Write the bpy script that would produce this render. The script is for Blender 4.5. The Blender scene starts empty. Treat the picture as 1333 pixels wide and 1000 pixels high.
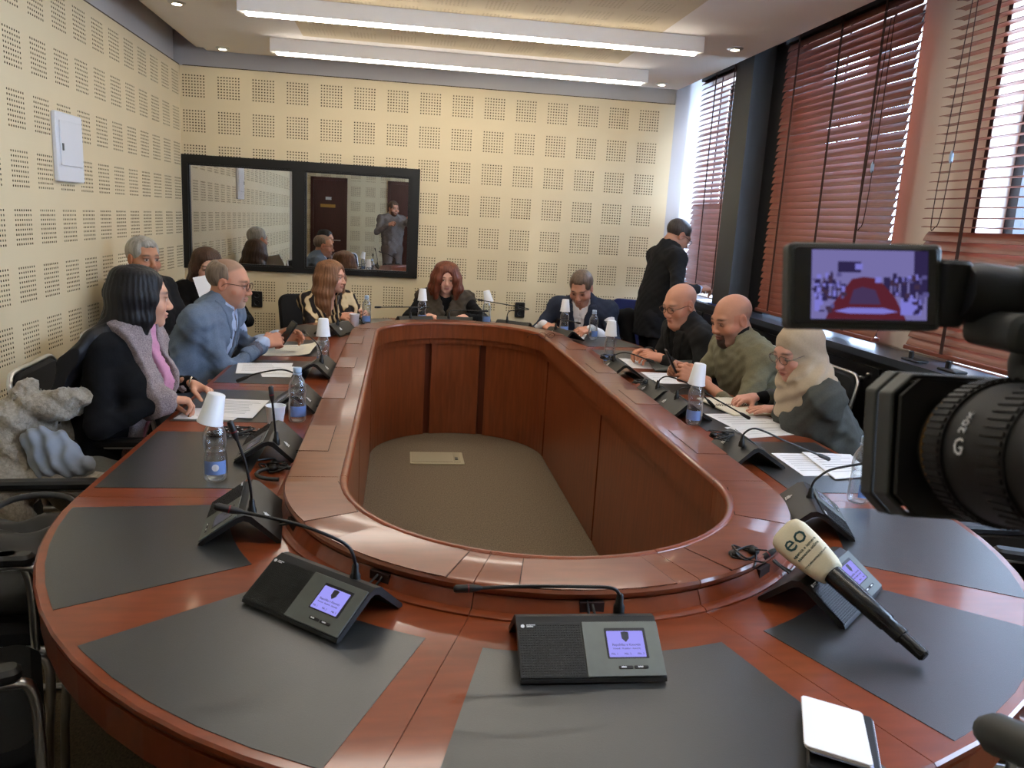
import bpy, bmesh, math, random
import numpy as np
from mathutils import Vector, Matrix, Euler
random.seed(7); np.random.seed(7)
SC = bpy.context.scene
COL = SC.collection
PI = math.pi
# ------------------------------------------------------------------ camera, world, exposure
def cam_axes(yaw, pit, rol):
    cy, sy, cp, sp = math.cos(yaw), math.sin(yaw), math.cos(pit), math.sin(pit)
    f = Vector((sy*cp, cy*cp, -sp)); r = Vector((cy, -sy, 0)); u = r.cross(f)
    c, s = math.cos(rol), math.sin(rol)
    return c*r+s*u, -s*r+c*u, f
cr, cu, cf = cam_axes(.1468, .2030, .0568)
cd = bpy.data.cameras.new('camera'); cam = bpy.data.objects.new('camera', cd); COL.objects.link(cam)
M = Matrix((cr, cu, -cf)).transposed().to_4x4(); M.translation = (0, 0, 1.53)
cam.matrix_world = M
cd.sensor_width = 36; cd.lens = 1027.13/1333*36; cd.clip_start = .02
cd.dof.use_dof = True; cd.dof.focus_distance = 3.2; cd.dof.aperture_fstop = 11
SC.camera = cam
SC.view_settings.view_transform = 'Standard'; SC.view_settings.look = 'None'
SC.view_settings.gamma = 1; SC.view_settings.use_curve_mapping = False
SC.view_settings.exposure = 0.42
try:
    SC.cycles.use_denoising = True; SC.cycles.denoiser = 'OPENIMAGEDENOISE'; SC.cycles.denoising_prefilter = 'NONE'
    SC.cycles.max_bounces = 10; SC.cycles.transparent_max_bounces = 16; SC.cycles.caustics_reflective = False; SC.cycles.caustics_refractive = False
    SC.cycles.sample_clamp_indirect = 6
except Exception: pass
W = bpy.data.worlds.new('sky'); SC.world = W; W.use_nodes = True
bg = W.node_tree.nodes['Background']; bg.inputs[0].default_value = (.60, .76, 1, 1); bg.inputs[1].default_value = 17
sun = bpy.data.lights.new('sun', 'SUN'); sun.energy = 1.2; sun.angle = math.radians(6); sun.color = (1, .95, .88)
so = bpy.data.objects.new('sun', sun); COL.objects.link(so)
so.rotation_euler = Vector((-.62, .72, -.42)).to_track_quat('-Z', 'Y').to_euler()
LAMP = 25.0        # strength of the ceiling light bars
# ------------------------------------------------------------------ object helpers
def link(o, parent=None):
    COL.objects.link(o)
    if parent is not None: o.parent = parent
    return o
def tag(o, label=None, cat=None, group=None, kind=None):
    if label: o['label'] = label
    if cat: o['category'] = cat
    if group: o['group'] = group
    if kind: o['kind'] = kind
    return o
def thing(name, label, cat, loc=(0, 0, 0), rz=0, group=None):
    o = bpy.data.objects.new(name, None); o.location = loc; o.rotation_euler = (0, 0, rz); o.empty_display_size = .05
    return tag(link(o), label, cat, group)
def struct(o): o['kind'] = 'structure'; return o
def copy_tree(o, parent=None):
    c = o.copy(); link(c, parent)
    for ch in list(o.children): copy_tree(ch, c)
    return c
class MB:
    def __init__(s): s.v = []; s.f = []; s.m = []; s.cm = 0
    def add(s, vs, fs, mi=None):
        b = len(s.v); s.v.extend([tuple(p) for p in vs]); s.f.extend([tuple(b+i for i in f) for f in fs])
        s.m.extend([s.cm if mi is None else mi]*len(fs)); return s
    def box(s, c, d, rot=None, mi=None):
        x, y, z = d[0]/2, d[1]/2, d[2]/2
        vs = [Vector(p) for p in ((-x,-y,-z),(x,-y,-z),(x,y,-z),(-x,y,-z),(-x,-y,z),(x,-y,z),(x,y,z),(-x,y,z))]
        if rot is not None: vs = [rot @ p for p in vs]
        c = Vector(c)
        return s.add([p+c for p in vs], [(0,3,2,1),(4,5,6,7),(0,1,5,4),(1,2,6,5),(2,3,7,6),(3,0,4,7)], mi)
    def rbox(s, c, d, r, rot=None, n=3, axis=2, mi=None):
        "box with rounded vertical corners (about axis) and a small top/bottom chamfer"
        ax = [(1,2,0),(2,0,1),(0,1,2)][axis]
        a, b, h = d[ax[0]]/2, d[ax[1]]/2, d[ax[2]]/2; r = min(r, a*.99, b*.99); ch = min(r*.4, h*.6)
        def ring(a, b, r, z):
            out = []
            for q, (sx, sy) in enumerate(((1,1),(-1,1),(-1,-1),(1,-1))):
                for i in range(n+1):
                    t = PI/2*(q+i/n); out.append((sx*(a-r)+r*math.cos(t), sy*(b-r)+r*math.sin(t), z))
            return out
        rings = [ring(a-ch, b-ch, max(r-ch, .0005), -h), ring(a, b, r, -h+ch), ring(a, b, r, h-ch), ring(a-ch, b-ch, max(r-ch, .0005), h)]
        N = len(rings[0]); vs = []
        for R in rings:
            for p in R:
                q = [0, 0, 0]; q[ax[0]], q[ax[1]], q[ax[2]] = p
                q = Vector(q); q = rot @ q if rot is not None else q; vs.append(q+Vector(c))
        fs = [tuple(range(N-1, -1, -1)), tuple(range(3*N, 4*N))]
        for k in range(3):
            for i in range(N): j = (i+1) % N; fs.append((k*N+i, k*N+j, (k+1)*N+j, (k+1)*N+i))
        return s.add(vs, fs, mi)
    def prism(s, poly, z0, z1, mi=None, f=None):
        n = len(poly); vs = [(x, y, z0) for x, y in poly]+[(x, y, z1) for x, y in poly]
        if f: vs = [f(Vector(p)) for p in vs]
        return s.add(vs, [tuple(range(n-1, -1, -1)), tuple(range(n, 2*n))]+[(i, (i+1) % n, n+(i+1) % n, n+i) for i in range(n)], mi)
    def tube(s, pts, r, n=8, closed=False, mi=None, cap=True):
        pts = [Vector(p) for p in pts]; N = len(pts); rr = r if hasattr(r, '__len__') else [r]*N
        vs = []; up = Vector((0, 0, 1)); prev = None
        for i, p in enumerate(pts):
            t = (pts[(i+1) % N]-pts[i-1]) if closed else (pts[min(i+1, N-1)]-pts[max(i-1, 0)])
            t = t.normalized() if t.length > 1e-9 else Vector((0, 0, 1))
            if prev is None: a = t.orthogonal().normalized()
            else:
                a = prev-t*prev.dot(t); a = a.normalized() if a.length > 1e-6 else t.orthogonal().normalized()
            prev = a; b = t.cross(a)
            for k in range(n):
                w = 2*PI*k/n; vs.append(p+(a*math.cos(w)+b*math.sin(w))*rr[i])
        fs = []
        for i in range(N if closed else N-1):
            j = (i+1) % N
            for k in range(n): l = (k+1) % n; fs.append((i*n+k, i*n+l, j*n+l, j*n+k))
        if cap and not closed: fs += [tuple(range(n-1, -1, -1)), tuple(range((N-1)*n, N*n))]
        return s.add(vs, fs, mi)
    def lathe(s, prof, c=(0, 0, 0), n=20, rot=None, mi=None):
        vs = []; c = Vector(c)
        for r, z in prof:
            for k in range(n):
                w = 2*PI*k/n; p = Vector((r*math.cos(w), r*math.sin(w), z)); vs.append((rot @ p if rot is not None else p)+c)
        fs = []; L = len(prof)
        for i in range(L-1):
            for k in range(n): l = (k+1) % n; fs.append((i*n+k, i*n+l, (i+1)*n+l, (i+1)*n+k))
        if prof[0][0] > 1e-5: fs.append(tuple(range(n-1, -1, -1)))
        if prof[-1][0] > 1e-5: fs.append(tuple(range((L-1)*n, L*n)))
        return s.add(vs, fs, mi)
    def ball(s, c, r, n=10, mi=None):
        r = r if hasattr(r, '__len__') else (r, r, r); m = n//2+1
        vs = []; fs = []
        for i in range(m+1):
            a = PI*i/m
            for k in range(n): w = 2*PI*k/n; vs.append((c[0]+r[0]*math.sin(a)*math.cos(w), c[1]+r[1]*math.sin(a)*math.sin(w), c[2]-r[2]*math.cos(a)))
        for i in range(m):
            for k in range(n): l = (k+1) % n; fs.append((i*n+k, i*n+l, (i+1)*n+l, (i+1)*n+k))
        return s.add(vs, fs, mi)
    def build(s, name, mats, parent=None, smooth=None, off=None, weld=False):
        me = bpy.data.meshes.new(name)
        vs = s.v if off is None else [(p[0]-off[0], p[1]-off[1], p[2]-off[2]) for p in s.v]
        me.from_pydata([tuple(p) for p in vs], [], s.f)
        mats = mats if isinstance(mats, (list, tuple)) else [mats]
        for m in mats: me.materials.append(m)
        if len(mats) > 1: me.polygons.foreach_set('material_index', s.m)
        if weld or smooth:
            b = bmesh.new(); b.from_mesh(me); bmesh.ops.remove_doubles(b, verts=b.verts, dist=1e-5); b.to_mesh(me); b.free()
        if smooth:
            me.shade_smooth()
            if smooth < 180:
                try: me.set_sharp_from_angle(angle=math.radians(smooth))
                except Exception: pass
        me.update()
        return link(bpy.data.objects.new(name, me), parent)
def rotz(a): return Matrix.Rotation(a, 3, 'Z')
def bez(pts, n=8):
    "Catmull-Rom through pts"
    P = [Vector(p) for p in pts]; P = [P[0]*2-P[1]]+P+[P[-1]*2-P[-2]]; out = []
    for i in range(1, len(P)-2):
        for k in range(n):
            t = k/n; a, b, c, d = P[i-1:i+3]
            out.append(.5*((2*b)+(c-a)*t+(2*a-5*b+4*c-d)*t*t+(3*b-a-3*c+d)*t*t*t))
    return out+[P[-2]]
# ------------------------------------------------------------------ materials
def lin(c): return tuple((x/255/12.92 if x/255 <= .04045 else ((x/255+.055)/1.055)**2.4) for x in c)+(1,)
MATS = {}
def mat(name, rgb, rough=.5, metal=0, var=.0, scale=30, stretch=(1, 1, 1), bump=0, bscale=200, spec=.5, coat=0, emit=0, trans=0, ior=1.45, sheen=0, coords='Object', attr=None, alpha=1):
    if name in MATS: return MATS[name]
    m = bpy.data.materials.new(name); m.use_nodes = True; nt = m.node_tree; N = nt.nodes; L = nt.links
    p = N['Principled BSDF']; c = lin(rgb)
    p.inputs['Base Color'].default_value = c; p.inputs['Roughness'].default_value = rough; p.inputs['Metallic'].default_value = metal
    p.inputs['Specular IOR Level'].default_value = spec; p.inputs['Coat Weight'].default_value = coat; p.inputs['Coat Roughness'].default_value = .10 if 'cherry' in name else .3
    p.inputs['IOR'].default_value = ior; p.inputs['Transmission Weight'].default_value = trans; p.inputs['Sheen Weight'].default_value = sheen
    p.inputs['Alpha'].default_value = alpha
    if emit: p.inputs['Emission Color'].default_value = c; p.inputs['Emission Strength'].default_value = emit
    tc = N.new('ShaderNodeTexCoord'); mp = N.new('ShaderNodeMapping'); mp.inputs['Scale'].default_value = stretch
    L.new(tc.outputs[coords], mp.inputs[0]); src = None
    if attr:
        at = N.new('ShaderNodeAttribute'); at.attribute_name = attr; src = at.outputs['Color']; L.new(src, p.inputs['Base Color'])
    if var:
        nz = N.new('ShaderNodeTexNoise'); nz.inputs['Scale'].default_value = scale; nz.inputs['Detail'].default_value = 5
        L.new(mp.outputs[0], nz.inputs[0])
        mr = N.new('ShaderNodeMapRange'); mr.inputs[1].default_value = .3; mr.inputs[2].default_value = .7; mr.inputs[3].default_value = 1-var; mr.inputs[4].default_value = 1+var
        L.new(nz.outputs[0], mr.inputs[0])
        mx = N.new('ShaderNodeVectorMath'); mx.operation = 'MULTIPLY'
        if src is not None: L.new(src, mx.inputs[0])
        else: mx.inputs[0].default_value = c[:3]
        L.new(mr.outputs[0], mx.inputs[1]); L.new(mx.outputs[0], p.inputs['Base Color'])
    if bump:
        nb = N.new('ShaderNodeTexNoise'); nb.inputs['Scale'].default_value = bscale; nb.inputs['Detail'].default_value = 3; L.new(mp.outputs[0], nb.inputs[0])
        bp = N.new('ShaderNodeBump'); bp.inputs['Strength'].default_value = bump; bp.inputs['Distance'].default_value = .002
        L.new(nb.outputs[0], bp.inputs['Height']); L.new(bp.outputs[0], p.inputs['Normal'])
    MATS[name] = m; return m
cream = mat('cream_board', (224, 206, 168), .75, var=.02, scale=2)
hole = mat('hole_dark', (84, 68, 48), .9)
greyw = mat('grey_paint', (192, 187, 184), .8, var=.02, scale=2)
white = mat('ceiling_white', (240, 234, 226), .8, var=.015, scale=2)
beige = mat('ceiling_beige', (216, 198, 162), .8, var=.02, scale=3)
beigeh = mat('beige_hole', (196, 176, 142), .9)
carpet = mat('carpet', (117, 103, 84), .95, var=.38, scale=170, stretch=(1, .55, 1), bump=.5, bscale=300)
wood = mat('cherry_wood', (124, 58, 30), .32, var=.14, scale=9, stretch=(1, 5, 1), coat=.55, spec=.2)
ledgew = mat('cherry_ledge', (120, 66, 42), .32, var=.13, scale=9, stretch=(1, 5, 1), coat=.6, spec=.25)
panelw = mat('cherry_panel', (126, 66, 36), .35, var=.18, scale=8, stretch=(6, 6, .6), coat=.15)
groove = mat('joint_shadow', (40, 16, 8), .8)
leather = mat('desk_leather', (42, 43, 43), .34, var=.08, scale=14, spec=.7, coat=.35, bump=.12, bscale=500)
blackp = mat('black_plastic', (22, 22, 23), .45, bump=.05, bscale=900)
blackm = mat('black_frame', (14, 14, 14), .4)
gunmetal = mat('gunmetal', (98, 102, 98), .42, metal=.4, var=.05, scale=40)
chrome = mat('chrome', (205, 205, 205), .29, metal=1)
charfab = mat('black_fabric', (24, 24, 26), .9, var=.2, scale=300, bump=.2, bscale=700)
navyfab = mat('navy_fabric', (28, 38, 92), .9, var=.12, scale=200, bump=.15, bscale=600)
paper = mat('paper', (236, 236, 238), .7)
ink = mat('ink', (70, 70, 76), .8)
whitepl = mat('white_plastic', (228, 229, 232), .4)
cupm = mat('cup_plastic', (232, 234, 238), .45, sheen=0)
capm = mat('bottle_cap', (170, 195, 220), .4)
lab = mat('bottle_label', (112, 140, 196), .45)
slatm = mat('blind_wood', (122, 64, 46), .38, var=.16, scale=12, stretch=(8, 1, 8), coat=.15)
tapem = mat('blind_tape', (50, 22, 18), .8)
dgrey = mat('pillar_grey', (62, 64, 66), .5, var=.03, scale=3)
dark = mat('dark_cabinet', (22, 22, 24), .35)
sillm = mat('sill_stone', (52, 56, 64), .29, var=.1, scale=25)
winfr = mat('window_frame', (44, 46, 52), .4)
skin = mat('skin', (200, 150, 125), .5, attr='Col', var=.03, scale=60, spec=.35)
def light_mat(name, rgb, s):
    m = bpy.data.materials.new(name); m.use_nodes = True; nt = m.node_tree; nt.nodes.clear()
    e = nt.nodes.new('ShaderNodeEmission'); e.inputs[0].default_value = lin(rgb); e.inputs[1].default_value = s
    o = nt.nodes.new('ShaderNodeOutputMaterial'); nt.links.new(e.outputs[0], o.inputs[0]); return m
barlight = light_mat('bar_light', (255, 246, 232), LAMP)
spotlight = light_mat('spot_light', (255, 240, 205), 30)
def glass_mat(name, refl, tint, rough=0):
    m = bpy.data.materials.new(name); m.use_nodes = True; nt = m.node_tree; nt.nodes.clear(); N = nt.nodes.new
    t = N('ShaderNodeBsdfTransparent'); t.inputs[0].default_value = tint; g = N('ShaderNodeBsdfGlossy'); g.inputs['Roughness'].default_value = rough
    x = N('ShaderNodeMixShader'); x.inputs[0].default_value = refl; o = N('ShaderNodeOutputMaterial')
    nt.links.new(t.outputs[0], x.inputs[1]); nt.links.new(g.outputs[0], x.inputs[2]); nt.links.new(x.outputs[0], o.inputs[0]); return m
boothglass = glass_mat('booth_glass', .78, (.10, .11, .11, 1))
def bottle_mat():
    m = glass_mat('bottle_water', .2, (.90, .945, .965, 1), .29); nt = m.node_tree; lw = nt.nodes.new('ShaderNodeLayerWeight'); lw.inputs[0].default_value = .42
    mr = nt.nodes.new('ShaderNodeMapRange'); mr.inputs[3].default_value = .07; mr.inputs[4].default_value = .75; nt.links.new(lw.outputs['Facing'], mr.inputs[0])
    mx = [n for n in nt.nodes if n.type == 'MIX_SHADER'][0]; nt.links.new(mr.outputs[0], mx.inputs[0]); return m
water = bottle_mat()
winglass = glass_mat('window_glass', .06, (.93, .96, 1, 1))
# ------------------------------------------------------------------ room shell
YB, XL, ZT = 6.70, -1.72, 2.56
P_ = .26; HP = .0218; HS = .0092
def perforated(name, mats, U, V, u0s, v0s, to3, cuts=(), parent=None):
    """flat board spanning U=(a,b) x V=(a,b); 8x8 blocks of real sunk holes start at u0s / v0s; rectangles in cuts are left open"""
    mb = MB(); w = HP*7
    us = sorted({U[0], U[1], *[x for u in u0s for x in (u-HS/2, u+w+HS/2) if U[0] < x < U[1]], *[x for c in cuts for x in (c[0], c[1]) if U[0] < x < U[1]]})
    vs = sorted({V[0], V[1], *[x for v in v0s for x in (v-HS/2, v+w+HS/2) if V[0] < x < V[1]], *[x for c in cuts for x in (c[2], c[3]) if V[0] < x < V[1]]})
    def quad(a, b, c, d, mi=0, dep=0.):
        mb.add([to3(a, c, dep), to3(b, c, dep), to3(b, d, dep), to3(a, d, dep)], [(0, 1, 2, 3)], mi)
    for a, b in zip(us, us[1:]):
        for c, d in zip(vs, vs[1:]):
            mu, mv = (a+b)/2, (c+d)/2
            if any(k[0] < mu < k[1] and k[2] < mv < k[3] for k in cuts): continue
            ub = [u for u in u0s if u-HS/2 < mu < u+w+HS/2]; vb = [v for v in v0s if v-HS/2 < mv < v+w+HS/2]
            if not ub or not vb: quad(a, b, c, d); continue
            hu = [ub[0]+HP*i for i in range(8) if ub[0]+HP*i-HS/2 >= a-1e-6 and ub[0]+HP*i+HS/2 <= b+1e-6]
            hv = [vb[0]+HP*i for i in range(8) if vb[0]+HP*i-HS/2 >= c-1e-6 and vb[0]+HP*i+HS/2 <= d+1e-6]
            cv = c
            for v in hv:
                if v-HS/2 > cv+1e-6: quad(a, b, cv, v-HS/2)
                cv = v+HS/2; x = a
                for u in hu:
                    if u-HS/2 > x+1e-6: quad(x, u-HS/2, v-HS/2, cv)
                    x = u+HS/2; e, f, g, h = u-HS/2, u+HS/2, v-HS/2, v+HS/2; D = .012
                    A = [to3(e, g, 0), to3(f, g, 0), to3(f, h, 0), to3(e, h, 0), to3(e, g, D), to3(f, g, D), to3(f, h, D), to3(e, h, D)]
                    mb.add(A, [(4, 5, 6, 7), (0, 1, 5, 4), (1, 2, 6, 5), (2, 3, 7, 6), (3, 0, 4, 7)], 1)
                if x < b-1e-6: quad(x, b, v-HS/2, cv)
            if cv < d-1e-6: quad(a, b, cv, d)
    return struct(mb.build(name, mats, parent))
zrows = [2.492-.1525-.26*j for j in range(8)]
zrows = [z for z in zrows if z > .47]
YR = -1.35
WX0, WX1, WZ0, WZ1 = -1.70, .115, 1.035, 1.885
for ua, ub, ct in ((XL, WX1, [(WX0, WX1, WZ0, WZ1)]), (WX1, 2.24, [])): perforated('wall_back', [cream, hole], (ua, ub), (.46, ZT), [-1.695+.26*i for i in range(15)], zrows, lambda u, v, d: (u, YB+d, v), cuts=ct)
perforated('wall_left', [cream, hole], (YR, YB), (.46, ZT), [3.894+.26*k for k in range(-19, 11)], [z+.003 for z in zrows], lambda u, v, d: (XL-d, u, v))
perforated('wall_rear', [cream, hole], (XL, 2.5), (.46, ZT), [-1.69+.26*i for i in range(8)], zrows, lambda u, v, d: (u, YR-d, v), cuts=[(-1.62, -.98, .0, 2.1), (-.27, .55, 0., 2.1)])
b = MB(); b.box((XL-.03, (YR+YB)/2, .23), (.06, YB-YR, .46)); struct(b.build('trim_1', cream))
b = MB(); b.box((.26, YB+.03, .23), (4.08, .06, .46)); struct(b.build('trim_2', cream))
b = MB(); b.box((XL-.12, (YR+YB)/2, 1.5), (.1, YB-YR+.4, 3)); b.box((XL-.055, (YR+YB)/2, 2.72), (.03, YB-YR, .32)); struct(b.build('wall_left', greyw))
b = MB(); b.box((.3, YB+.055, 2.72), (4.2, .03, .32)); b.box((2.3, YB+.04, 1.4), (.12, .08, 2.8)); b.box((2.50, YB+.06, 1.4), (.42, .06, 2.8)); struct(b.build('wall_back', greyw))
b = MB(); b.box((XL-.06, (YR+YB)/2, ZT+.004), (.12, YB-YR, .008)); struct(b.build('trim_3', hole))
b = MB(); b.box((.3, YB+.06, ZT+.004), (4.0, .1, .008)); struct(b.build('trim_4', hole))
b = MB(); b.box((.4, YR-.12, 1.5), (4.4, .1, 3)); struct(b.build('wall_rear', greyw))
b = MB(); b.box((.4, YR-.02, 2.72), (4.3, .03, .32)); b.box((1.1, YR-.03, .23), (1.1, .05, .46)); b.box((-.62, YR-.03, .23), (.7, .05, .46)); struct(b.build('trim_5', greyw))
# skirting
b = MB(); b.box((XL+.006, (YR+YB)/2, .04), (.012, YB-YR, .08)); struct(b.build('baseboard_left', dgrey))
b = MB(); b.box((.26, YB-.006, .04), (4.0, .012, .08)); struct(b.build('baseboard_back', dgrey))
b = MB(); b.box((.4, 2.7, -.05), (4.9, 8.4, .1)); struct(b.build('floor', carpet))
b = MB(); b.box((.4, 2.7, 2.88), (4.9, 8.6, .12)); struct(b.build('ceiling', greyw))
b = MB(); b.box((.335, 2.62, 2.755), (3.83, 8.06, .13)); b.box((.36, 2.6, 2.695), (3.70, 7.96, .07))
sof = struct(b.build('ceiling', white))
perforated('ceiling', [beige, beigeh], (-.685, 1.475), (.6, 5.75), [-.62+.26*i for i in range(8)], [5.5-.26*k for k in range(10)], lambda u, v, d: (u, v, 2.6585+d*.05))
# interpreters' booth behind the inner window
bx = MB(); bx.box((-.8, 8.2, 1.4), (2.4, .05, 2.4)); bx.box((-2.0, 7.5, 1.4), (.05, 1.5, 2.4)); bx.box((.4, 7.5, 1.4), (.05, 1.5, 2.4)); bx.box((-.8, 7.5, .3), (2.4, 1.5, .05)); bx.box((-.8, 7.5, 2.5), (2.4, 1.5, .05))
struct(bx.build('wall_booth', mat('booth_dark', (34, 33, 32), .9)))
w1 = struct(thing('window_1', None, None)); F = .065; yf = YB-.012
def frame(x0, x1, z0, z1, n='frame'):
    m = MB(); m.box(((x0+x1)/2, yf+.03, (z0+z1)/2), (x1-x0, .085, z1-z0)); return m.build(n, blackm, w1)
frame(-1.745, .135, 1.835, 1.903); frame(-1.745, .135, 1.02, 1.06); frame(-1.745, -1.675, 1.06, 1.835); frame(.056, .135, 1.06, 1.835); frame(-.868, -.778, 1.06, 1.835, 'mullion')
for x0, x1 in ((-1.675, -.868), (-.778, .056)):
    m = MB(); m.box(((x0+x1)/2, YB+.01, 1.4475), (x1-x0, .006, .775)); m.build('pane', boothglass, w1)
    m = MB(); zc = 1.4475
    for (cx, cz, dx, dz) in ((x0+.006, zc, .012, .775), (x1-.006, zc, .012, .775), ((x0+x1)/2, 1.829, x1-x0, .012), ((x0+x1)/2, 1.066, x1-x0, .012)): m.box((cx, YB-.002, cz), (dx, .02, dz))
    m.build('glazing_bead', blackp, w1)
# doors on the rear wall (seen mirrored in the window)
doorw = mat('door_wood', (74, 38, 30), .35, var=.12, scale=6, stretch=(6, 6, .8))
def door(n, x0, x1):
    d = struct(thing(n, None, None)); m = MB(); m.box(((x0+x1)/2, YR-.03, 1.04), (x1-x0-.1, .05, 2.08)); lf = m.build('door_leaf', doorw, d)
    m = MB(); m.box((x0+.025, YR-.02, 1.05), (.05, .1, 2.1)); m.box((x1-.025, YR-.02, 1.05), (.05, .1, 2.1)); m.box(((x0+x1)/2, YR-.02, 2.09), (x1-x0, .1, .05)); m.build('door_frame', doorw, d)
    m = MB(); m.tube([(x1-.12, YR, 1.02), (x1-.12, YR+.05, 1.02), (x1-.24, YR+.05, 1.02)], .009); m.build('door_handle', chrome, lf)
    return d
d1 = door('door_1', -1.62, -.98); door('door_2', -.27, .55)
m = MB(); m.box((-1.32, YR+.0, 1.62), (.26, .012, .055)); m.build('name_plate', mat('brass', (190, 150, 80), .3, metal=.8), d1)
m = MB(); m.box((-1.31, YR+.0, 1.75), (.10, .008, .05)); m.build('number_plate', whitepl, d1)
b = MB(); b.box((XL+.02, .35, 1.4), (.05, .5, 2.4)); struct(b.build('trim_6', greyw))
# window wall on the right
XW = 2.56
b = MB(); b.box((XW+.14, 2.7, .5), (.28, 8.3, 1.0)); b.box((XW+.14, 2.7, 2.86), (.28, 8.3, .24))
b.box((XW+.14, 3.62, 1.87), (.28, .62, 1.75)); b.box((XW+.14, -.4, 1.87), (.28, 2.0, 1.75)); b.box((XW+.14, 5.62, 1.87), (.28, .30, 1.75))
struct(b.build('wall_right', mat('reveal_white', (222, 212, 200), .8)))
b = MB(); b.box((2.50, 5.60, 1.90), (.30, .30, 1.81)); struct(b.build('trim_7', dgrey)); b = MB(); b.box((2.60, 5.32, 1.90), (.20, .26, 1.81)); struct(b.build('trim_8', dark))
def ext_window(n, y0, y1):
    w = struct(thing(n, None, None)); X = XW+.17
    m = MB(); z0, z1, t = 1.0, 2.74, .06
    m.box((X, (y0+y1)/2, z0+t/2), (.07, y1-y0, t)); m.box((X, (y0+y1)/2, z1-t/2), (.07, y1-y0, t)); m.box((X, y0+t/2, (z0+z1)/2), (.07, t, z1-z0)); m.box((X, y1-t/2, (z0+z1)/2), (.07, t, z1-z0))
    m.build('frame', winfr, w); n_ = 2 if y1-y0 > 1.2 else 1
    for k in range(n_):
        a = y0+t+(y1-y0-2*t)*k/n_; c = y0+t+(y1-y0-2*t)*(k+1)/n_
        if k:
            q = MB(); q.box((X, a, (z0+z1)/2), (.08, .09, z1-z0-2*t)); q.build('mullion', winfr, w)
        q = MB(); q.box((X, (a+c)/2, (z0+z1)/2), (.008, c-a, z1-z0-2*t)); q.build('pane', winglass, w)
ext_window('window_2', 5.77, 6.68); ext_window('window_3', 3.93, 5.19); ext_window('window_4', .6, 3.31)
# sill counter with dark radiator casing
sc = thing('window_counter', 'long dark sill counter under the blinds with a glossy bluish top', 'counter', (2.45, 3.4, 0))
o = (2.45, 3.4, 0)
m = MB(); m.box((2.455, 3.4, .975), (.28, 6.4, .035)); m.build('counter_top', sillm, sc, off=o)
m = MB(); m.box((2.48, 3.4, .48), (.2, 6.4, .955)); m.build('casing', dark, sc, off=o)
for k in range(8):
    m = MB(); m.box((2.375, .75+.8*k, .5), (.014, .76, .82)); m.build('casing_door', dark, sc, off=o)
for k, (y, z) in enumerate(((3.714, .838), (3.652, .867))):
    m = MB(); m.lathe([(.013, 0), (.013, .01), (.006, .014)], (2.368, y, z), 10, Matrix.Rotation(-PI/2, 3, 'Y')); m.build('socket_knob', chrome, sc, off=o, smooth=40)
m = MB(); m.box((2.366, 3.43, .90), (.006, .14, .045)); m.build('socket_plate', blackp, sc, off=o)
# blinds
def blind(y0, y1, z0, z1, tilt, label, pitch=.0415, x=2.45, tapes=(.2, .5, .8), jig=.05, lift=None):
    o = thing('wooden_blind', label, 'blind', (x, (y0+y1)/2, z0), 0, None); Lb = y1-y0
    m = MB(); m.box((0, 0, z1-z0-.03), (.05, Lb, .05)); m.build('head_rail', blackm, o)
    m = MB(); m.rbox((0, 0, .012), (.055, Lb, .02), .008); m.build('bottom_rail', slatm, o)
    me = None; n = int((z1-z0-.04)/pitch)
    for k in range(n):
        z = .045+k*pitch
        if me is None:
            s = MB(); pr = []
            for t in (-1, -.5, 0, .5, 1): pr.append((t*.025, .0025-.003*t*t))
            pts = [(a, c) for a, c in pr]+[(a, c-.003) for a, c in reversed(pr)]
            vs = [(a, -Lb/2, c) for a, c in pts]+[(a, Lb/2, c) for a, c in pts]; N = len(pts)
            s.add(vs, [tuple(range(N)), tuple(range(2*N-1, N-1, -1))]+[(i, N+i, N+(i+1) % N, (i+1) % N) for i in range(N)])
            so_ = s.build('slat', slatm, o); me = so_.data
        else: so_ = link(bpy.data.objects.new('slat', me), o)
        a = tilt(z+z0)+random.uniform(-jig, jig)
        so_.location = (random.uniform(-.001, .001), random.uniform(-.004, .004), z); so_.rotation_euler = (random.uniform(-.003, .003), -a, 0)
    for t in tapes:
        m = MB()
        for dx in (-.028, .028): m.box((dx, (t-.5)*Lb, (z1-z0)/2), (.0015, .022 if len(tapes) < 4 else .014, z1-z0-.04))
        m.build('ladder_tape', tapem, o)
    return o
R_ = math.radians
b1 = blind(5.78, 6.64, 1.07, 2.80, lambda z: R_(40) if z > 1.75 else R_(62), 'narrow reddish wooden blind at the far window, behind the standing man', tapes=(.2, .62), jig=.1)
b2 = blind(3.77, 5.16, 1.02, 2.80, lambda z: R_(63.5 if z < 2.2 else 67), 'closed red-brown wooden blind in the middle, right of the dark pillar', tapes=(.2, .5, .86), jig=.06)
b3 = blind(1.5, 3.50, 1.03, 2.80, lambda z: R_(2) if z > 1.60 else R_(60), 'half-open wooden blind on the right, upper slats level and lower ones shut', tapes=(.12, .45, .86), jig=.02)
for bo, yy in ((b2, -.52), (b3, .84)):
    m = MB(); pts = bez([(-.04, yy, 1.62), (-.045, yy-.01, 1.1), (-.05, yy, .66), (-.05, yy+.03, .58), (-.05, yy+.06, .62), (-.045, yy+.05, 1.1), (-.04, yy+.03, 1.62)], 6); m.tube(pts, .0022, 5); m.build('pull_cord', tapem, bo)
    m = MB(); m.lathe([(.004, 0), (.009, .012), (.009, .04), (.004, .055)], (-.047, yy-.002, .86), 8); m.build('cord_weight', capm, bo, smooth=50)
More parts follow.
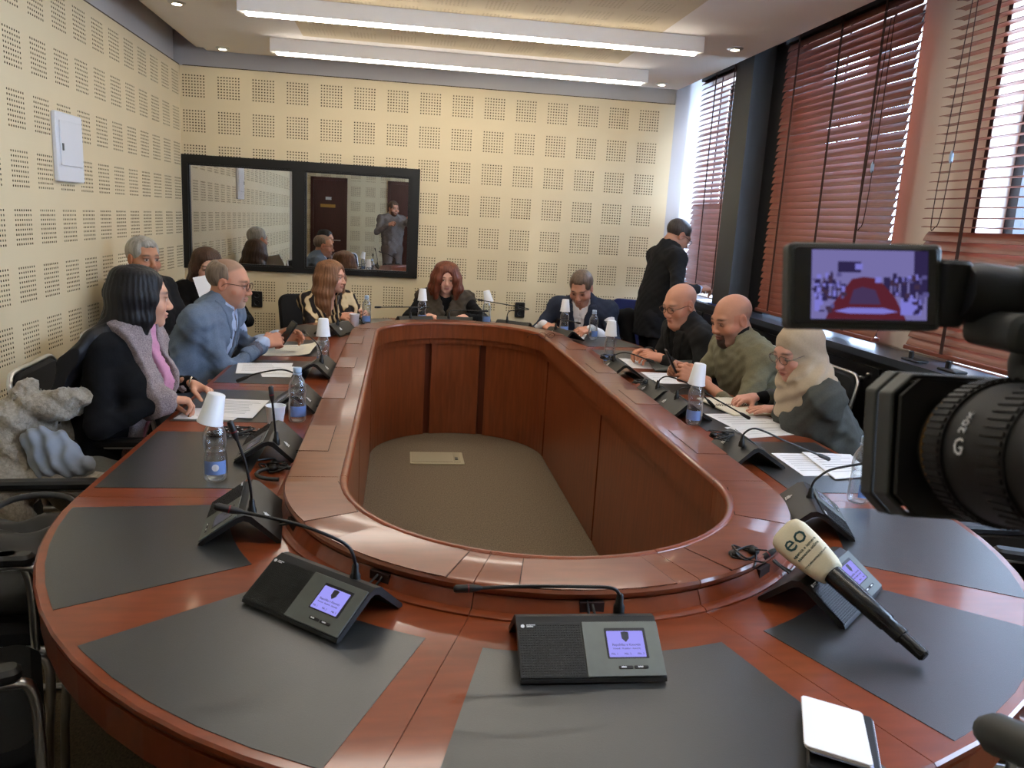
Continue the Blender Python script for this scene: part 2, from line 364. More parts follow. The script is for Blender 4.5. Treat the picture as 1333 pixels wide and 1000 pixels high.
# light bars and spots
def bar(y, label):
    o = thing('ceiling_light_bar', label, 'ceiling light', (.41, y, 2.658), 0, None)
    m = MB(); m.box((0, 0, -.044), (2.66, .10, .088)); m.build('housing', white, o)
    m = MB(); m.rbox((0, -.028, -.0945), (2.58, .045, .018), .012, n=4); m.build('diffuser', barlight, o)
bar(5.93, 'second long ceiling light bar, the one nearest the back wall'); bar(4.83, 'front long white ceiling light bar at the top of the picture')
for y, n in ((3.40, 'farther'), (1.20, 'nearer')): bar(y, 'ceiling light bar out of view above the near half, %s one of two' % n)
for x, y, t in ((-1.34, 6.42, 'above the dark window, in the far left ceiling corner'), (-1.32, 5.13, 'at the left edge of the ceiling, near the picture top'), (.387, 6.40, 'behind the middle of the second light bar'), (2.0, 6.37, 'in the far right ceiling corner beyond the light bars'), (2.02, 5.0, 'right of the front light bar, by the blinds')):
    o = thing('ceiling_spotlight', 'small round recessed spotlight '+t, 'spotlight', (x, y, 2.66))
    m = MB(); m.lathe([(.045, -.004), (.05, .0), (.05, .004)], (0, 0, -.004), 20); m.lathe([(.03, -.008), (.045, -.004)], (0, 0, -.004), 20); m.build('trim_ring', chrome, o, smooth=40)
    m = MB(); m.lathe([(.026, -.0085), (.0, -.0095)], (0, 0, -.004), 16); m.build('bulb', spotlight, o)
# distribution board on the left wall
o = thing('distribution_board', 'white metal fuse cabinet mounted on the left perforated wall', 'fuse box', (XL, 4.49, 1.77))
m = MB(); m.rbox((.012, 0, 0), (.024, .33, .34), .012, axis=0); m.build('cabinet_frame', whitepl, o, smooth=30)
m = MB(); m.rbox((.027, 0, .02), (.008, .27, .22), .006, axis=0); dd = m.build('cabinet_door', whitepl, o, smooth=30)
m = MB(); m.box((.032, -.115, .0), (.006, .014, .035)); m.build('latch', gunmetal, dd)
# sockets on the back wall
for x, z, l in ((-1.16, .79, 'black wall socket plate under the dark window, beside the grey-suited man'), (1.02, .79, 'black wall socket plate low on the back wall, left of the navy chair')):
    o = thing('wall_socket', l, 'socket', (x, YB, z)); m = MB(); m.rbox((0, -.008, 0), (.085, .016, .13), .008, axis=1); m.build('plate', blackp, o)
    for dz in (-.03, .03):
        m = MB(); m.lathe([(.02, 0), (.02, .006), (.015, .002), (0, .002)], (0, -.016, dz), 14, Matrix.Rotation(PI/2, 3, 'X')); m.build('outlet', dark, o)
o = thing('floor_box', 'beige metal floor outlet box set in the carpet inside the table ring', 'floor box', (.262, 4.913, 0))
m = MB(); m.rbox((0, 0, .004), (.345, .25, .008), .006); m.build('box_frame', mat('box_beige', (178, 168, 140), .5), o)
m = MB(); m.box((-.03, 0, .0085), (.262, .20, .005)); m.box((.128, 0, .0085), (.045, .2, .005)); m.build('lid', mat('lid_beige', (168, 158, 132), .5), o)
m = MB(); m.box((.125, -.03, .012), (.02, .05, .004)); m.build('latch', gunmetal, o)
# ------------------------------------------------------------------ conference table (racetrack ring)
CX, Y0, Y1 = .40, 2.126, 4.97
TZ, LZ = .75, .812
def P2(s, r):
    s %= 4
    if s < 1: a = PI*(1+s); return CX+r*math.cos(a), Y0+r*math.sin(a)
    if s < 2: return CX+r, Y0+(Y1-Y0)*(s-1)
    if s < 3: a = PI*(s-2); return CX+r*math.cos(a), Y1+r*math.sin(a)
    return CX-r, Y1-(Y1-Y0)*(s-3)
def svals(s0, s1):
    out = [s0]; st = .028; k = math.floor(s0/st)+1
    while k*st < s1-1e-6:
        s = k*st
        if s-out[-1] > 1e-3 and (int(s) % 2 == 0 or s-int(s) < .001): out.append(s)
        k += 1
    for c in range(1, 9):
        if s0+1e-4 < c < s1-1e-4 and all(abs(c-q) > .004 for q in out): out.append(float(c))
    return sorted(out)+[s1]
def ring(mb, s0, s1, prof, mi=None, close=False):
    "sweep a closed (r,z) profile along the racetrack"
    S = svals(s0, s1); n = len(prof); vs = []
    for s in S:
        for r, z in prof: x, y = P2(s, r); vs.append((x, y, z))
    fs = []; L = len(S)
    for i in range(L-1):
        for k in range(n): l = (k+1) % n; fs.append((i*n+k, (i+1)*n+k, (i+1)*n+l, i*n+l))
    fs += [tuple(range(n)), tuple(range((L-1)*n+n-1, (L-1)*n-1, -1))]
    mb.add(vs, fs, mi)
TO = (CX, 3.55, 0)
table = thing('conference_table', 'long racetrack-shaped cherry wood conference table with dark leather desk pads and an open middle', 'table', TO)
seams = [0, .194, .389, .614, .803, 1, 1.2545, 1.494, 1.74, 2, 2.197, 2.386, 2.611, 2.806, 3, 3.25, 3.506, 3.745, 4]
def ins(s, d, r):  # inset d metres along the path at radius r
    return d/(PI*r) if int(s % 4) % 2 == 0 else d/(Y1-Y0)
leath = []
for a, c in zip(seams, seams[1:]):
    mid = (a+c)/2
    curved = int(mid) % 2 == 0
    p0 = a+(.0215 if curved else .025); p1 = c-(.0215 if curved else .025)
    m = MB(); ring(m, p0, p1, [(.83, TZ-.001), (1.218, TZ-.001), (1.218, TZ+.0012), (.83, TZ+.0012)]); m.build('desk_pad', leather, table, off=TO)
for a, c in zip([0, .389, .614, 1, 1.497, 2, 2.39, 2.61, 3, 3.503], [.389, .614, 1, 1.497, 2, 2.39, 2.61, 3, 3.503, 4]):
    g = ins((a+c)/2, .0007, 1.0)
    m = MB(); ring(m, a+g, c-g, [(.66, TZ-.03), (1.228, TZ-.03), (1.24, TZ-.012), (1.24, TZ-.004), (1.235, TZ), (.66, TZ)]); m.build('worktop_panel', wood, table, off=TO)
    m = MB(); ring(m, a+g, c-g, [(1.20, TZ-.095), (1.232, TZ-.095), (1.232, TZ-.031), (1.20, TZ-.031)]); m.build('apron_panel', wood, table, off=TO)
m = MB(); ring(m, 0, 4, [(.64, TZ-.036), (1.2, TZ-.036), (1.2, TZ-.03), (.64, TZ-.03)]); m.build('worktop_core', groove, table, off=TO)
lseams = [0, .389, .614, 1, 1.497, 2, 2.39, 2.61, 3, 3.503, 4]
for a, c in zip(lseams, lseams[1:]):
    g = ins((a+c)/2, .0008, .6)
    m = MB(); ring(m, a+g, c-g, [(.551, LZ-.024), (.688, LZ-.024), (.6955, LZ-.016), (.697, LZ-.008), (.693, LZ-.002), (.686, LZ), (.551, LZ)]); m.build('ledge_panel', ledgew, table, off=TO, smooth=35)
    m = MB(); ring(m, a+g, c-g, [(.655, TZ), (.708, TZ), (.690, LZ-.025), (.655, LZ-.025)]); m.build('riser_panel', wood, table, off=TO)
    m = MB(); ring(m, a+g, c-g, [(.70, TZ), (.722, TZ), (.722, TZ+.004), (.716, TZ+.008), (.70, TZ+.009)]); m.build('riser_moulding', wood, table, off=TO, smooth=35)
    m = MB(); ring(m, a+g, c-g, [(.528, LZ-.012), (.532, LZ+.001), (.538, LZ+.004), (.547, LZ+.004), (.552, LZ-.001), (.552, LZ-.012)]); m.build('edge_bead', wood, table, off=TO, smooth=50)
    m = MB(); ring(m, a+g, c-g, [(.535, .70), (.56, .70), (.56, LZ-.012), (.535, LZ-.012)]); m.build('inner_band', panelw, table, off=TO)
    m = MB(); ring(m, a+g, c-g, [(.552, .66), (.60, .66), (.60, .70), (.552, .70)]); m.build('inner_fillet', panelw, table, off=TO)
psm = [0, .389, .614, 1, 1.505, 2, 2.39, 2.61, 3, 3.5, 4]
for a, c in zip(psm, psm[1:]):
    mid = (a+c)/2; gw = .024 if 2 < mid < 3 else .012; g = ins(mid, gw, .565)
    m = MB(); ring(m, a+g, c-g, [(.566, .004), (.60, .004), (.60, .66), (.566, .66)]); m.build('inner_panel', panelw, table, off=TO)
m = MB(); ring(m, 0, 4, [(.595, .0), (.635, .0), (.635, .72), (.595, .72)]); m.build('pedestal_wall', mat('cherry_dark', (84, 36, 18), .4), table, off=TO)
flaps = [('c', .022, .157), ('c', .217, .361), ('c', .432, .586), ('c', .66, .786), ('c', .835, .965)]+[('r', 2.40, 2.69), ('r', 3.11, 3.38), ('r', 3.78, 4.04), ('r', 4.49, 4.78)]+[('c', 2.05, 2.17), ('c', 2.22, 2.36), ('c', 2.43, 2.57), ('c', 2.64, 2.78), ('c', 2.83, 2.95)]+[('l', 2.37, 2.67), ('l', 3.08, 3.36), ('l', 3.73, 4.0), ('l', 4.44, 4.72)]
for t, a, c in flaps:
    def outline(e):
        ro = .6925
        if t == 'c':
            S = [a-e*.5+(c-a+e)*i/8 for i in range(9)]
            return [P2(a-e*.5, .556-e*.9), P2(c+e*.5, .556-e*.9)]+[P2(s, ro) for s in reversed(S)]
        x0, x1 = (CX+.588-e, CX+ro) if t == 'r' else (CX-.606+e, CX-ro)
        q = [(x0, a-e), (x1, a-e), (x1, c+e), (x0, c+e)]
        return q if t == 'r' else q[::-1]
    if t == 'c':
        w1_ = math.dist(P2(a, .556), P2(c, .556)); 
    m = MB(); m.prism(outline(.0022), LZ-.001, LZ+.0003); fg = m.build('flap_joint', groove, table, off=TO)
    m = MB(); m.prism(outline(0), LZ-.001, LZ+.0011); m.build('ledge_flap', ledgew, table, off=TO)
for s in (.12, .29, .50, .72, .90, 1.11, 1.36, 1.6, 1.85, 2.3, 2.5, 2.7, 3.12, 3.37, 3.63, 3.88):
    x, y = P2(s, .692); x2, y2 = P2(s, .71); a = math.atan2(y2-y, x2-x)
    m = MB(); m.box((x, y, LZ-.036), (.014, .05, .022), Matrix.Rotation(a, 3, 'Z')); m.build('cable_slot', groove, table, off=TO)
# ------------------------------------------------------------------ conference microphone units
screenm = light_mat('unit_screen', (150, 146, 232), .85); screenoff = mat('unit_screen_dim', (120, 120, 138), .15)
grillem = mat('speaker_grille', (26, 27, 27), .5)
def text(name, s, size, m, mw, parent=None, ext=.0003, align='CENTER'):
    cu_ = bpy.data.curves.new('t', 'FONT'); cu_.body = s; cu_.size = size; cu_.extrude = ext; cu_.align_x = align; cu_.align_y = 'CENTER'; cu_.resolution_u = 2
    t = bpy.data.objects.new('t', cu_); COL.objects.link(t); dg = bpy.context.evaluated_depsgraph_get()
    me = bpy.data.meshes.new_from_object(t.evaluated_get(dg)); bpy.data.objects.remove(t); me.materials.clear(); me.materials.append(m); me.name = name
    o = bpy.data.objects.new(name, me); o.matrix_local = mw; return link(o, parent)
def unit(label, loc, rz, stem, detail=True, lit=False, cable=True):
    """delegate unit: +Y is the rear, front slope faces -Y; stem = list of local points for the gooseneck"""
    o = thing('conference_unit', label, 'microphone', loc, rz, None); w = .13
    out = [(-.098, .004), (-.096, .010), (-.012, .068), (.006, .074), (.022, .070), (.088, .008), (.088, .002), (.078, .002), (.016, .056), (.004, .06), (-.008, .056), (-.088, .003)]
    m = MB(); n = len(out); vs = [(-w, y, z) for y, z in out]+[(w, y, z) for y, z in out]
    m.add(vs, [tuple(range(n)), tuple(range(2*n-1, n-1, -1))]+[(i, n+i, n+(i+1) % n, (i+1) % n) for i in range(n)])
    m.build('housing', blackp, o, smooth=30)
    sl = math.atan2(.058, .084); Mx = Matrix.Translation((0, -.054, .0405)) @ Matrix.Rotation(sl, 4, 'X')   # front slope plane
    def plate(nm, x0, x1, v0, v1, th, mt, par=o):
        q = MB(); q.rbox(((x0+x1)/2, (v0+v1)/2, th/2), (x1-x0, v1-v0, th), .002, n=2); p = q.build(nm, mt, par); 
        if par is o: p.matrix_local = Mx
        return p
    pan = plate('control_panel', -.012, w-.001, -.050, .0525, .003, gunmetal)
    if detail:
        q = MB()
        q.box((-.071, .0005, .0008), (.116, .101, .0016))
        for i in range(21):
            for j in range(24): q.box((-.125+.0047*j, -.0465+.0047*i, .0018), (.0030, .0030, .0016))
        p = q.build('speaker_grille', grillem, o); p.matrix_local = Mx
    f = plate('screen_bezel', .028, .104, -.018, .040, .0037, blackp, pan); f = plate('screen', .031, .099, -.016, .034, .0042, screenm if lit else screenoff, pan)
    plate('button', .045, .071, -.037, -.031, .0045, blackp, pan); plate('button', .073, .099, -.037, -.031, .0045, blackp, pan)
    if detail:
        q = MB(); q.prism([(.058, .031), (.065, .0325), (.072, .031), (.0715, .019), (.065, .012), (.0585, .019)], .0042, .0045); q.build('screen_emblem', ink, pan)
        if lit:
            tx = lambda s, x, y, z, mm=ink: text('screen_text', s, z, mm, Matrix.Translation((x, y, .0045)), pan, .0001)
            tx('Republika e Kosovës', .065, .007, .0062); tx('Kuvendi - Skupština - Assembly', .065, .000, .0040); tx('Mik. 1', .041, -.010, .005); tx('Mik. 2', .065, -.010, .005); tx('Mik. 3', .089, -.010, .005)
        q = MB(); q.box((.054, -.034, .0048), (.009, .0022, .0006)); q.box((.084, -.034, .0048), (.009, .0022, .0006)); q.build('button_mark', whitepl, pan)
    q = MB(); q.lathe([(.0035, 0), (.0035, .0006)], (-.120, .0445, .003), 12); q.box((-.105, .0465, .0034), (.016, .0016, .0006)); q.box((-.107, .0435, .0034), (.012, .0016, .0006)); p = q.build('maker_mark', whitepl, o); p.matrix_local = Mx
    # rear emblem (seen from behind): fan of bars
    q = MB(); rs = math.atan2(.062, .066)
    for i, (dx, L) in enumerate(((-.012, .008), (-.006, .014), (0, .018), (.006, .012))): q.box((dx, L/2, .0005), (.0032, L, .001))
    q.box((-.003, -.003, .0005), (.022, .003, .001)); p = q.build('rear_emblem', whitepl, o); p.matrix_local = Matrix.Translation((.055, .057, .0405)) @ Matrix.Rotation(-rs, 4, 'X') @ Matrix.Rotation(PI, 4, 'Z')
    if stem:
        s0 = Vector(stem[0]); q = MB(); q.lathe([(.011, -.012), (.011, .004), (.008, .01), (.0065, .026), (.0045, .03)], s0, 12); q.build('stem_socket', blackm, o, smooth=50)
        pts = bez(stem, 8); d = (pts[-1]-pts[-3]).normalized(); q = MB(); q.tube(pts, [.0034]*len(pts), 8); g = q.build('gooseneck', blackm, o, smooth=60)
        e = pts[-1]; q = MB(); q.tube([e-d*.012, e-d*.004, e+d*.006, e+d*.036, e+d*.040], [.0035, .0058, .0075, .0075, .005], 12); mc = q.build('microphone_capsule', blackp, g, smooth=50)
        if detail:
            q = MB(); q.tube([e+d*.012, e+d*.0145], .0079, 12); q.build('red_ring', mat('red_ring', (120, 24, 30), .4), g)
    if cable:
        q = MB(); q.tube(bez([(.03, .07, .012), (.032, .10, .02), (.034, .135, .035), (.034, .17, .045)], 5), .003, 6); q.tube(bez([(.045, .07, .012), (.046, .105, .018), (.044, .135, .034), (.042, .17, .043)], 5), .003, 6); q.build('cable', blackm, o, smooth=60)
    return o
def L2(loc, rz, pts):  # world points -> unit-local
    R = Matrix.Rotation(-rz, 3, 'Z'); return [R @ (Vector(p)-Vector(loc)) for p in pts]
def place(label, s, r, stem=None, **k):
    "unit at racetrack position facing outward"
    x, y = P2(s, r); x2, y2 = P2(s, r+.1); rz = math.atan2(y2-y, x2-x)+PI/2; loc = (x, y, TZ+.001)
    return unit(label, loc, rz, L2(loc, rz, stem) if stem and stem[0][2] > .5 else stem, **k)
def ustem(lean=-.28, h=.055, up=.0, fwd=0):  # generic gooseneck in unit coordinates
    return [(.045, .026, .074), (.046, .024, .074+h*.6), (.03, .02, .074+h), (-.02, .01-fwd*.2, .076+h+up*.2), (-.10, -fwd*.5, .078+h+up*.5), (lean+.045, -fwd, .078+h+up)]
loc = (.354, 1.298, TZ+.001); unit('conference microphone unit with lit screen at the front centre of the table, facing the viewer', loc, R_(-1), L2(loc, R_(-1), [(.425, 1.33, .826), (.424, 1.33, .850), (.408, 1.328, .868), (.354, 1.327, .872), (.237, 1.325, .875), (.150, 1.322, .874)]), lit=True)
loc = (-.135, 1.505, TZ+.001); rz = R_(-40); unit('conference microphone unit with lit screen turned to the left, second from the front centre', loc, rz, L2(loc, rz, [(-.073, 1.475, .824), (-.074, 1.472, .858), (-.088, 1.468, .893), (-.13, 1.46, .921), (-.19, 1.452, .947), (-.29, 1.442, .975)]), lit=True)
loc = (-.365, 1.93, TZ+.001); rz = R_(-84); unit('conference unit near the left corner, upright bent microphone, seen from its end', loc, rz, L2(loc, rz, [(-.335, 1.84, .822), (-.336, 1.83, .881), (-.345, 1.825, .94), (-.357, 1.82, .985), (-.365, 1.815, 1.012)]))
loc = (-.40, 2.55, TZ+.001); rz = R_(-88); unit('conference unit on the left side in front of the paper cup, thin upright microphone', loc, rz, L2(loc, rz, [(-.369, 2.44, .822), (-.373, 2.435, .88), (-.376, 2.43, .92), (-.379, 2.425, .96)]))
loc = (-.40, 3.18, TZ+.001); rz = R_(-90); unit('conference unit on the left side behind the capped water bottle', loc, rz, [(.045, .026, .074), (.046, .024, .11), (.035, .0, .14), (.0, -.06, .15), (-.02, -.15, .13), (-.02, -.2, .11)], detail=False)
loc = (-.385, 3.86, TZ+.001); rz = R_(-96); unit('conference unit on the left side before the grey-suited man, microphone stem crossing a bottle', loc, rz, [(.045, .026, .074), (.043, .024, .11), (.02, .0, .15), (-.06, -.05, .17), (-.16, -.1, .175)], detail=False)
loc = (-.40, 5.2, TZ+.001); rz = R_(-112); unit('conference unit with a blue-grey face before the woman in the patterned blouse', loc, rz, [(.045, .026, .074), (.043, .024, .12), (.0, .0, .18), (-.07, -.03, .22)], detail=False)
place('conference unit on the far curve between the two far women, stem arched low', 2.62, .79, ustem(.22, .06), detail=False)
place('conference unit standing before the auburn-haired woman', 2.50, .79, ustem(-.25, .045), detail=False)
place('conference unit on the far curve beside the black wall socket, with tangled cables', 2.32, .79, ustem(.22, .07, .05), detail=False)
place('conference unit on the far right curve before the man in the navy suit', 2.14, .79, ustem(-.2, .06), detail=False)
loc = (1.19, 4.08, TZ+.001); rz = R_(90); unit('conference unit on the right side before the man in the black jacket', loc, rz, [(.045, .026, .074), (.04, .02, .1), (0, -.03, .12), (-.08, -.12, .1)], detail=False)
loc = (1.20, 3.46, TZ+.001); rz = R_(90); unit('conference unit on the right side before the bearded man, earphones lying on it', loc, rz, [(-.045, .02, .074), (-.045, .01, .11), (-.06, -.03, .125), (-.10, -.13, .09), (-.12, -.2, .03)], detail=False)
loc = (1.215, 3.20, TZ+.001); unit('conference unit on the right side behind the cup-topped bottle of the woman in the headscarf', loc, rz, [(-.0, .02, .074), (-.0, .01, .11), (-.02, -.05, .12), (-.06, -.16, .07), (-.08, -.25, .025)], detail=False)
loc = (1.225, 2.56, TZ+.001); rz = R_(88); unit('conference unit on the right side with a long drooping microphone over white papers', loc, rz, L2(loc, rz, [(1.185, 2.50, .822), (1.185, 2.493, .857), (1.215, 2.49, .878), (1.26, 2.488, .868), (1.334, 2.485, .838), (1.47, 2.48, .788)]), detail=False)
loc = (1.155, 1.96, TZ+.001); rz = R_(70); unit('conference unit on the right by the camera hood, its back with emblem showing', loc, rz, L2(loc, rz, [(1.145, 1.952, .823), (1.147, 1.952, .864), (1.165, 1.95, .888), (1.20, 1.95, .908), (1.29, 1.945, .928)]))
loc = (.945, 1.52, TZ+.001); rz = R_(42); unit('conference unit on the right with the interview microphone leaning on it', loc, rz, L2(loc, rz, [(.965, 1.60, .822), (.965, 1.60, .85), (.955, 1.605, .862), (.93, 1.61, .857), (.865, 1.60, .82)]), lit=True)
# ------------------------------------------------------------------ interview microphone
o = thing('interview_microphone', 'black handheld microphone with a cream eo foam cube leaning on a conference unit', 'microphone', (.96, 1.45, .80))
A = Vector((1.0, 1.232, .768)); B = Vector((.875, 1.475, .875)); ax = (B-A).normalized(); Lm = (B-A).length
nrm = (Vector((0, 0, 1.53))-B); nrm = (nrm-ax*nrm.dot(ax)).normalized(); side = ax.cross(nrm); RM = Matrix((side, nrm, ax)).transposed(); 
m = MB(); m.lathe([(.0085, 0), (.0125, .004), (.0135, .045), (.0138, .05), (.0165, .052), (.0165, .085), (.0185, .088), (.020, .15), (.0215, Lm-.06), (.0215, Lm-.05)], A, 18, RM); m.build('handle', mat('mic_handle', (24, 24, 24), .22), o, off=(.96, 1.45, .80), smooth=40)
foam = mat('mic_foam', (214, 204, 176), .95, var=.04, scale=400, bump=.3, bscale=900)
m = MB(); cF = A+ax*(Lm-.005); NN = 40; vs = []; rows = [(-.064, .024), (-.061, .028), (-.045, .0335), (-.01, .039), (.02, .042), (.045, .043), (.060, .039), (.068, .030), (.071, .014)]
for z, r in rows:
    for k in range(NN):
        w = 2*PI*k/NN; c_, s_ = math.cos(w), math.sin(w); q = r/(abs(c_)**4+abs(s_)**4)**.25; vs.append(RM @ Vector((q*c_, q*s_, z))+cF)
fs = [(i*NN+k, i*NN+(k+1) % NN, (i+1)*NN+(k+1) % NN, (i+1)*NN+k) for i in range(len(rows)-1) for k in range(NN)]+[tuple(range(NN-1, -1, -1)), tuple(range((len(rows)-1)*NN, len(rows)*NN))]
m.add(vs, fs); fm = m.build('foam_cube', foam, o, off=(.96, 1.45, .80), smooth=60)
teal = mat('logo_teal', (28, 66, 70), .8)
def onfoam(s, size, u, v, mt=teal):
    # face of the cube turned up to the viewer; text reads along the cube's side direction
    R3 = Matrix((side, ax, nrm)).transposed(); n = nrm
    if side.cross(ax).dot(nrm) < 0: R3 = Matrix((-side, ax, nrm)).transposed()
    p = cF+R3.col[0]*u+ax*v+n*(.0395+.06*(v+.01) if v < .02 else .0428)-Vector((.96, 1.45, .80))
    text('lettering', s, size, mt, Matrix.Translation(p) @ R3.to_4x4(), o, .0006)
onfoam('eo', .054, 0, .026); onfoam('agjencia e lajmeve', .0088, .002, .0); onfoam('ekonomia online', .0088, .002, -.010); onfoam('www.ekonomiaonline.com', .0058, .002, -.030)
# ------------------------------------------------------------------ bottles, cups, paper
BP = [(.0, .0), (.026, 0), (.031, .006), (.0325, .02), (.0325, .06), (.031, .075), (.0295, .088), (.0305, .0895), (.0295, .0905), (.0305, .098), (.0300, .100), (.0310, .102), (.0325, .115), (.0315, .128), (.0305, .131), (.0315, .134), (.030, .142), (.025, .155), (.016, .172), (.0135, .178), (.0135, .19)]
CP = [(.0225, .0), (.0245, .002), (.0345, .082), (.0365, .085), (.0365, .088), (.0335, .087), (.0235, .004), (.0, .004)]
def bottle(x, y, label, cup=0, cap=True, tilt=0, z=TZ, rz=0, rectlab=True):
    o = thing('water_bottle', label, 'bottle', (x, y, z+.0015), rz, None)
    m = MB(); m.lathe(BP, n=24); m.build('bottle_body', water, o, smooth=60)
    m = MB(); NN = 14; a0, a1 = -2.6, -.5
    pts = [((.0331)*math.cos(a0+(a1-a0)*i/NN), .0331*math.sin(a0+(a1-a0)*i/NN)) for i in range(NN+1)]
    m.add([(p[0], p[1], .022) for p in pts]+[(p[0], p[1], .062) for p in pts]+[(p[0]*.985, p[1]*.985, .022) for p in pts]+[(p[0]*.985, p[1]*.985, .062) for p in pts], [(i, i+1, NN+2+i, NN+1+i) for i in range(NN)]+[(2*NN+3+i, 2*NN+2+i, 3*NN+3+i, 3*NN+4+i) for i in range(NN)]); lb = m.build('bottle_label', lab, o, smooth=60)
    if 'badge' in label:
        m = MB(); q = [(.0337*math.cos(-1.55+.3*math.cos(t)), .0337*math.sin(-1.55+.3*math.cos(t)), .044+.0105*math.sin(t)) for t in [2*PI*i/14 for i in range(14)]]; m.add(q+[(p[0]*.98, p[1]*.98, p[2]) for p in q], [tuple(range(14)), tuple(range(27, 13, -1))]+[(i, 14+i, 14+(i+1) % 14, (i+1) % 14) for i in range(14)]); m.build('label_badge', whitepl, lb)
    if cap:
        m = MB(); m.lathe([(.0145, .186), (.0155, .188), (.0155, .203), (.014, .205), (0, .205)], n=18); m.lathe([(.0165, .1785), (.0165, .183), (.0135, .184)], n=18); m.build('bottle_cap', capm, o, smooth=40)
    if cup:
        c = thing('plastic_cup', 'white plastic cup upside down on '+(cup if isinstance(cup, str) else 'a bottle'), 'cup', (x+.006*tilt, y, z+.0015+.166+.088), rz, None)
        c.rotation_euler = (PI, R_(10)*tilt, rz); m = MB(); m.lathe([(.0, .0)]+CP[:-1]+[(0, .004)], n=24); m.build('cup_wall', cupm, c, smooth=50)
    return o
bottle(-.515, 2.275, 'water bottle on the left nearest the viewer, round badge on its label', cup='the bottle nearest the viewer on the left', cap=False, tilt=1.3, rz=.2)
bottle(-.37, 2.955, 'water bottle with a blue cap beside the standing paper cup on the left', rz=.3)
bottle(-.375, 4.0, 'water bottle between the grey-suited man and the ledge', cup='the bottle by the grey-suited man', cap=False)
bottle(-.235, 5.72, 'capped water bottle before the woman in the patterned blouse')
bottle(.165, 5.90, 'water bottle left of the auburn-haired woman', cup='the bottle left of the auburn-haired woman', cap=False)
bottle(.655, 5.96, 'water bottle right of the auburn-haired woman', cup='the bottle right of the auburn-haired woman, leaning', cap=False, tilt=-1.6)
bottle(1.175, 5.55, 'water bottle directly before the man in the navy suit', cup='the bottle before the navy-suited man', cap=False)
bottle(1.345, 5.36, 'small capped water bottle right of the navy-suited man', rz=.5)
bottle(1.205, 4.38, 'water bottle on the right edge of the ledge, before the man in black', cup='the bottle before the man in the black jacket', cap=False, rz=-.5)
bottle(1.215, 3.03, 'water bottle on the right beside the spiral notebook', cup='the bottle beside the spiral notebook', cap=False, tilt=.5, rz=-.6)
bottle(1.40, 2.12, 'water bottle mostly hidden behind the video camera hood', rz=.4)
def cup(x, y, label):
    c = thing('plastic_cup', label, 'cup', (x, y, TZ+.002)); m = MB(); m.lathe([(0, 0)]+CP, n=24); m.build('cup_wall', cupm, c, smooth=50)
cup(-.43, 2.83, 'white plastic cup standing upright beside the capped bottle on the left'); cup(-.31, 5.56, 'white plastic cup by the hands of the woman in the patterned blouse')
def sheet(name, label, pts, z, th=.0012, lines=0, grp=None, curl=0, mt=None, cat='paper'):
    "paper quad: pts = near-left, near-right, far-right, far-left (x,y)"
    cx = sum(p[0] for p in pts)/4; cy = sum(p[1] for p in pts)/4
    o = thing(name, label, cat, (cx, cy, z), 0, grp); n = 6; vs = []
    A_, B_, C_, D_ = [Vector((p[0]-cx, p[1]-cy, 0)) for p in pts]
    def at(u, v): p = A_.lerp(B_, u).lerp(D_.lerp(C_, u), v); p.z = curl*(abs(2*u-1)**3)*(.4+.6*v); return p
    for k, dz in ((0, 0), (1, th)):
        for i in range(n+1):
            for j in range(n+1): q = at(i/n, j/n); q.z += dz; vs.append(q)
    N = (n+1)**2; fs = []
    for i in range(n):
        for j in range(n): a = i*(n+1)+j; fs += [(a, a+1, a+n+2, a+n+1), (N+a, N+a+n+1, N+a+n+2, N+a+1)]
    bd = [(i*(n+1)) for i in range(n+1)]+[n*(n+1)+j for j in range(1, n+1)]+[i*(n+1)+n for i in range(n-1, -1, -1)]+[j for j in range(n-1, 0, -1)]
    fs += [(bd[i], bd[(i+1) % len(bd)], N+bd[(i+1) % len(bd)], N+bd[i]) for i in range(len(bd))]
    m = MB(); m.add(vs, fs); m.build('sheet', mt or paper, o, smooth=40)
    if lines:
        m = MB()
        for i in range(lines):
            v = .88-.75*i/lines; u1 = random.uniform(.6, .9)
            a, b, c, d = at(.1, v), at(u1, v), at(u1, v-.018), at(.1, v-.018); m.add([p+Vector((0, 0, th+.0006)) for p in (a, b, c, d)], [(3, 2, 1, 0)])
        m.build('printed_lines', mat('print_grey', (168, 168, 172), .8), o)
    return o
PZ = TZ+.0015
sheet('document', 'lower white document under the hands of the black-haired woman', [(-.81, 2.945), (-.60, 2.94), (-.57, 3.10), (-.79, 3.11)], PZ, lines=0, th=.003)
sheet('document', 'printed form on top of the papers of the black-haired woman', [(-.74, 2.985), (-.535, 2.965), (-.52, 3.255), (-.70, 3.27)], PZ+.0035, lines=9)
sheet('document', 'upper white sheet with a printed table before the grey-suited man', [(-.76, 3.80), (-.52, 3.82), (-.535, 4.10), (-.80, 4.06)], PZ+.003, lines=7)
sheet('document', 'white sheet lying lowest near the grey-suited man, askew', [(-.63, 3.75), (-.50, 3.76), (-.50, 4.02), (-.70, 4.02)], PZ, lines=0)
sheet('newspaper', 'cream newspaper curling up under the hands of the grey-suited man', [(-.80, 4.28), (-.48, 4.34), (-.46, 4.72), (-.76, 4.64)], PZ+.001, lines=8, curl=.03, mt=mat('newsprint', (222, 216, 196), .8), cat='newspaper')
sheet('document', 'large white sheet at the table edge left of the headscarf woman, lower one', [(1.36, 2.82), (1.63, 2.90), (1.56, 3.02), (1.33, 2.98)], PZ, lines=4)
sheet('document', 'white sheet under the spiral notebook of the headscarf woman', [(1.36, 2.96), (1.66, 3.0), (1.60, 3.22), (1.33, 3.2)], PZ+.002, lines=5)
sheet('document', 'left one of the papers fanned out before the empty right-hand place', [(1.35, 2.36), (1.48, 2.37), (1.56, 2.62), (1.36, 2.62)], PZ, lines=8)
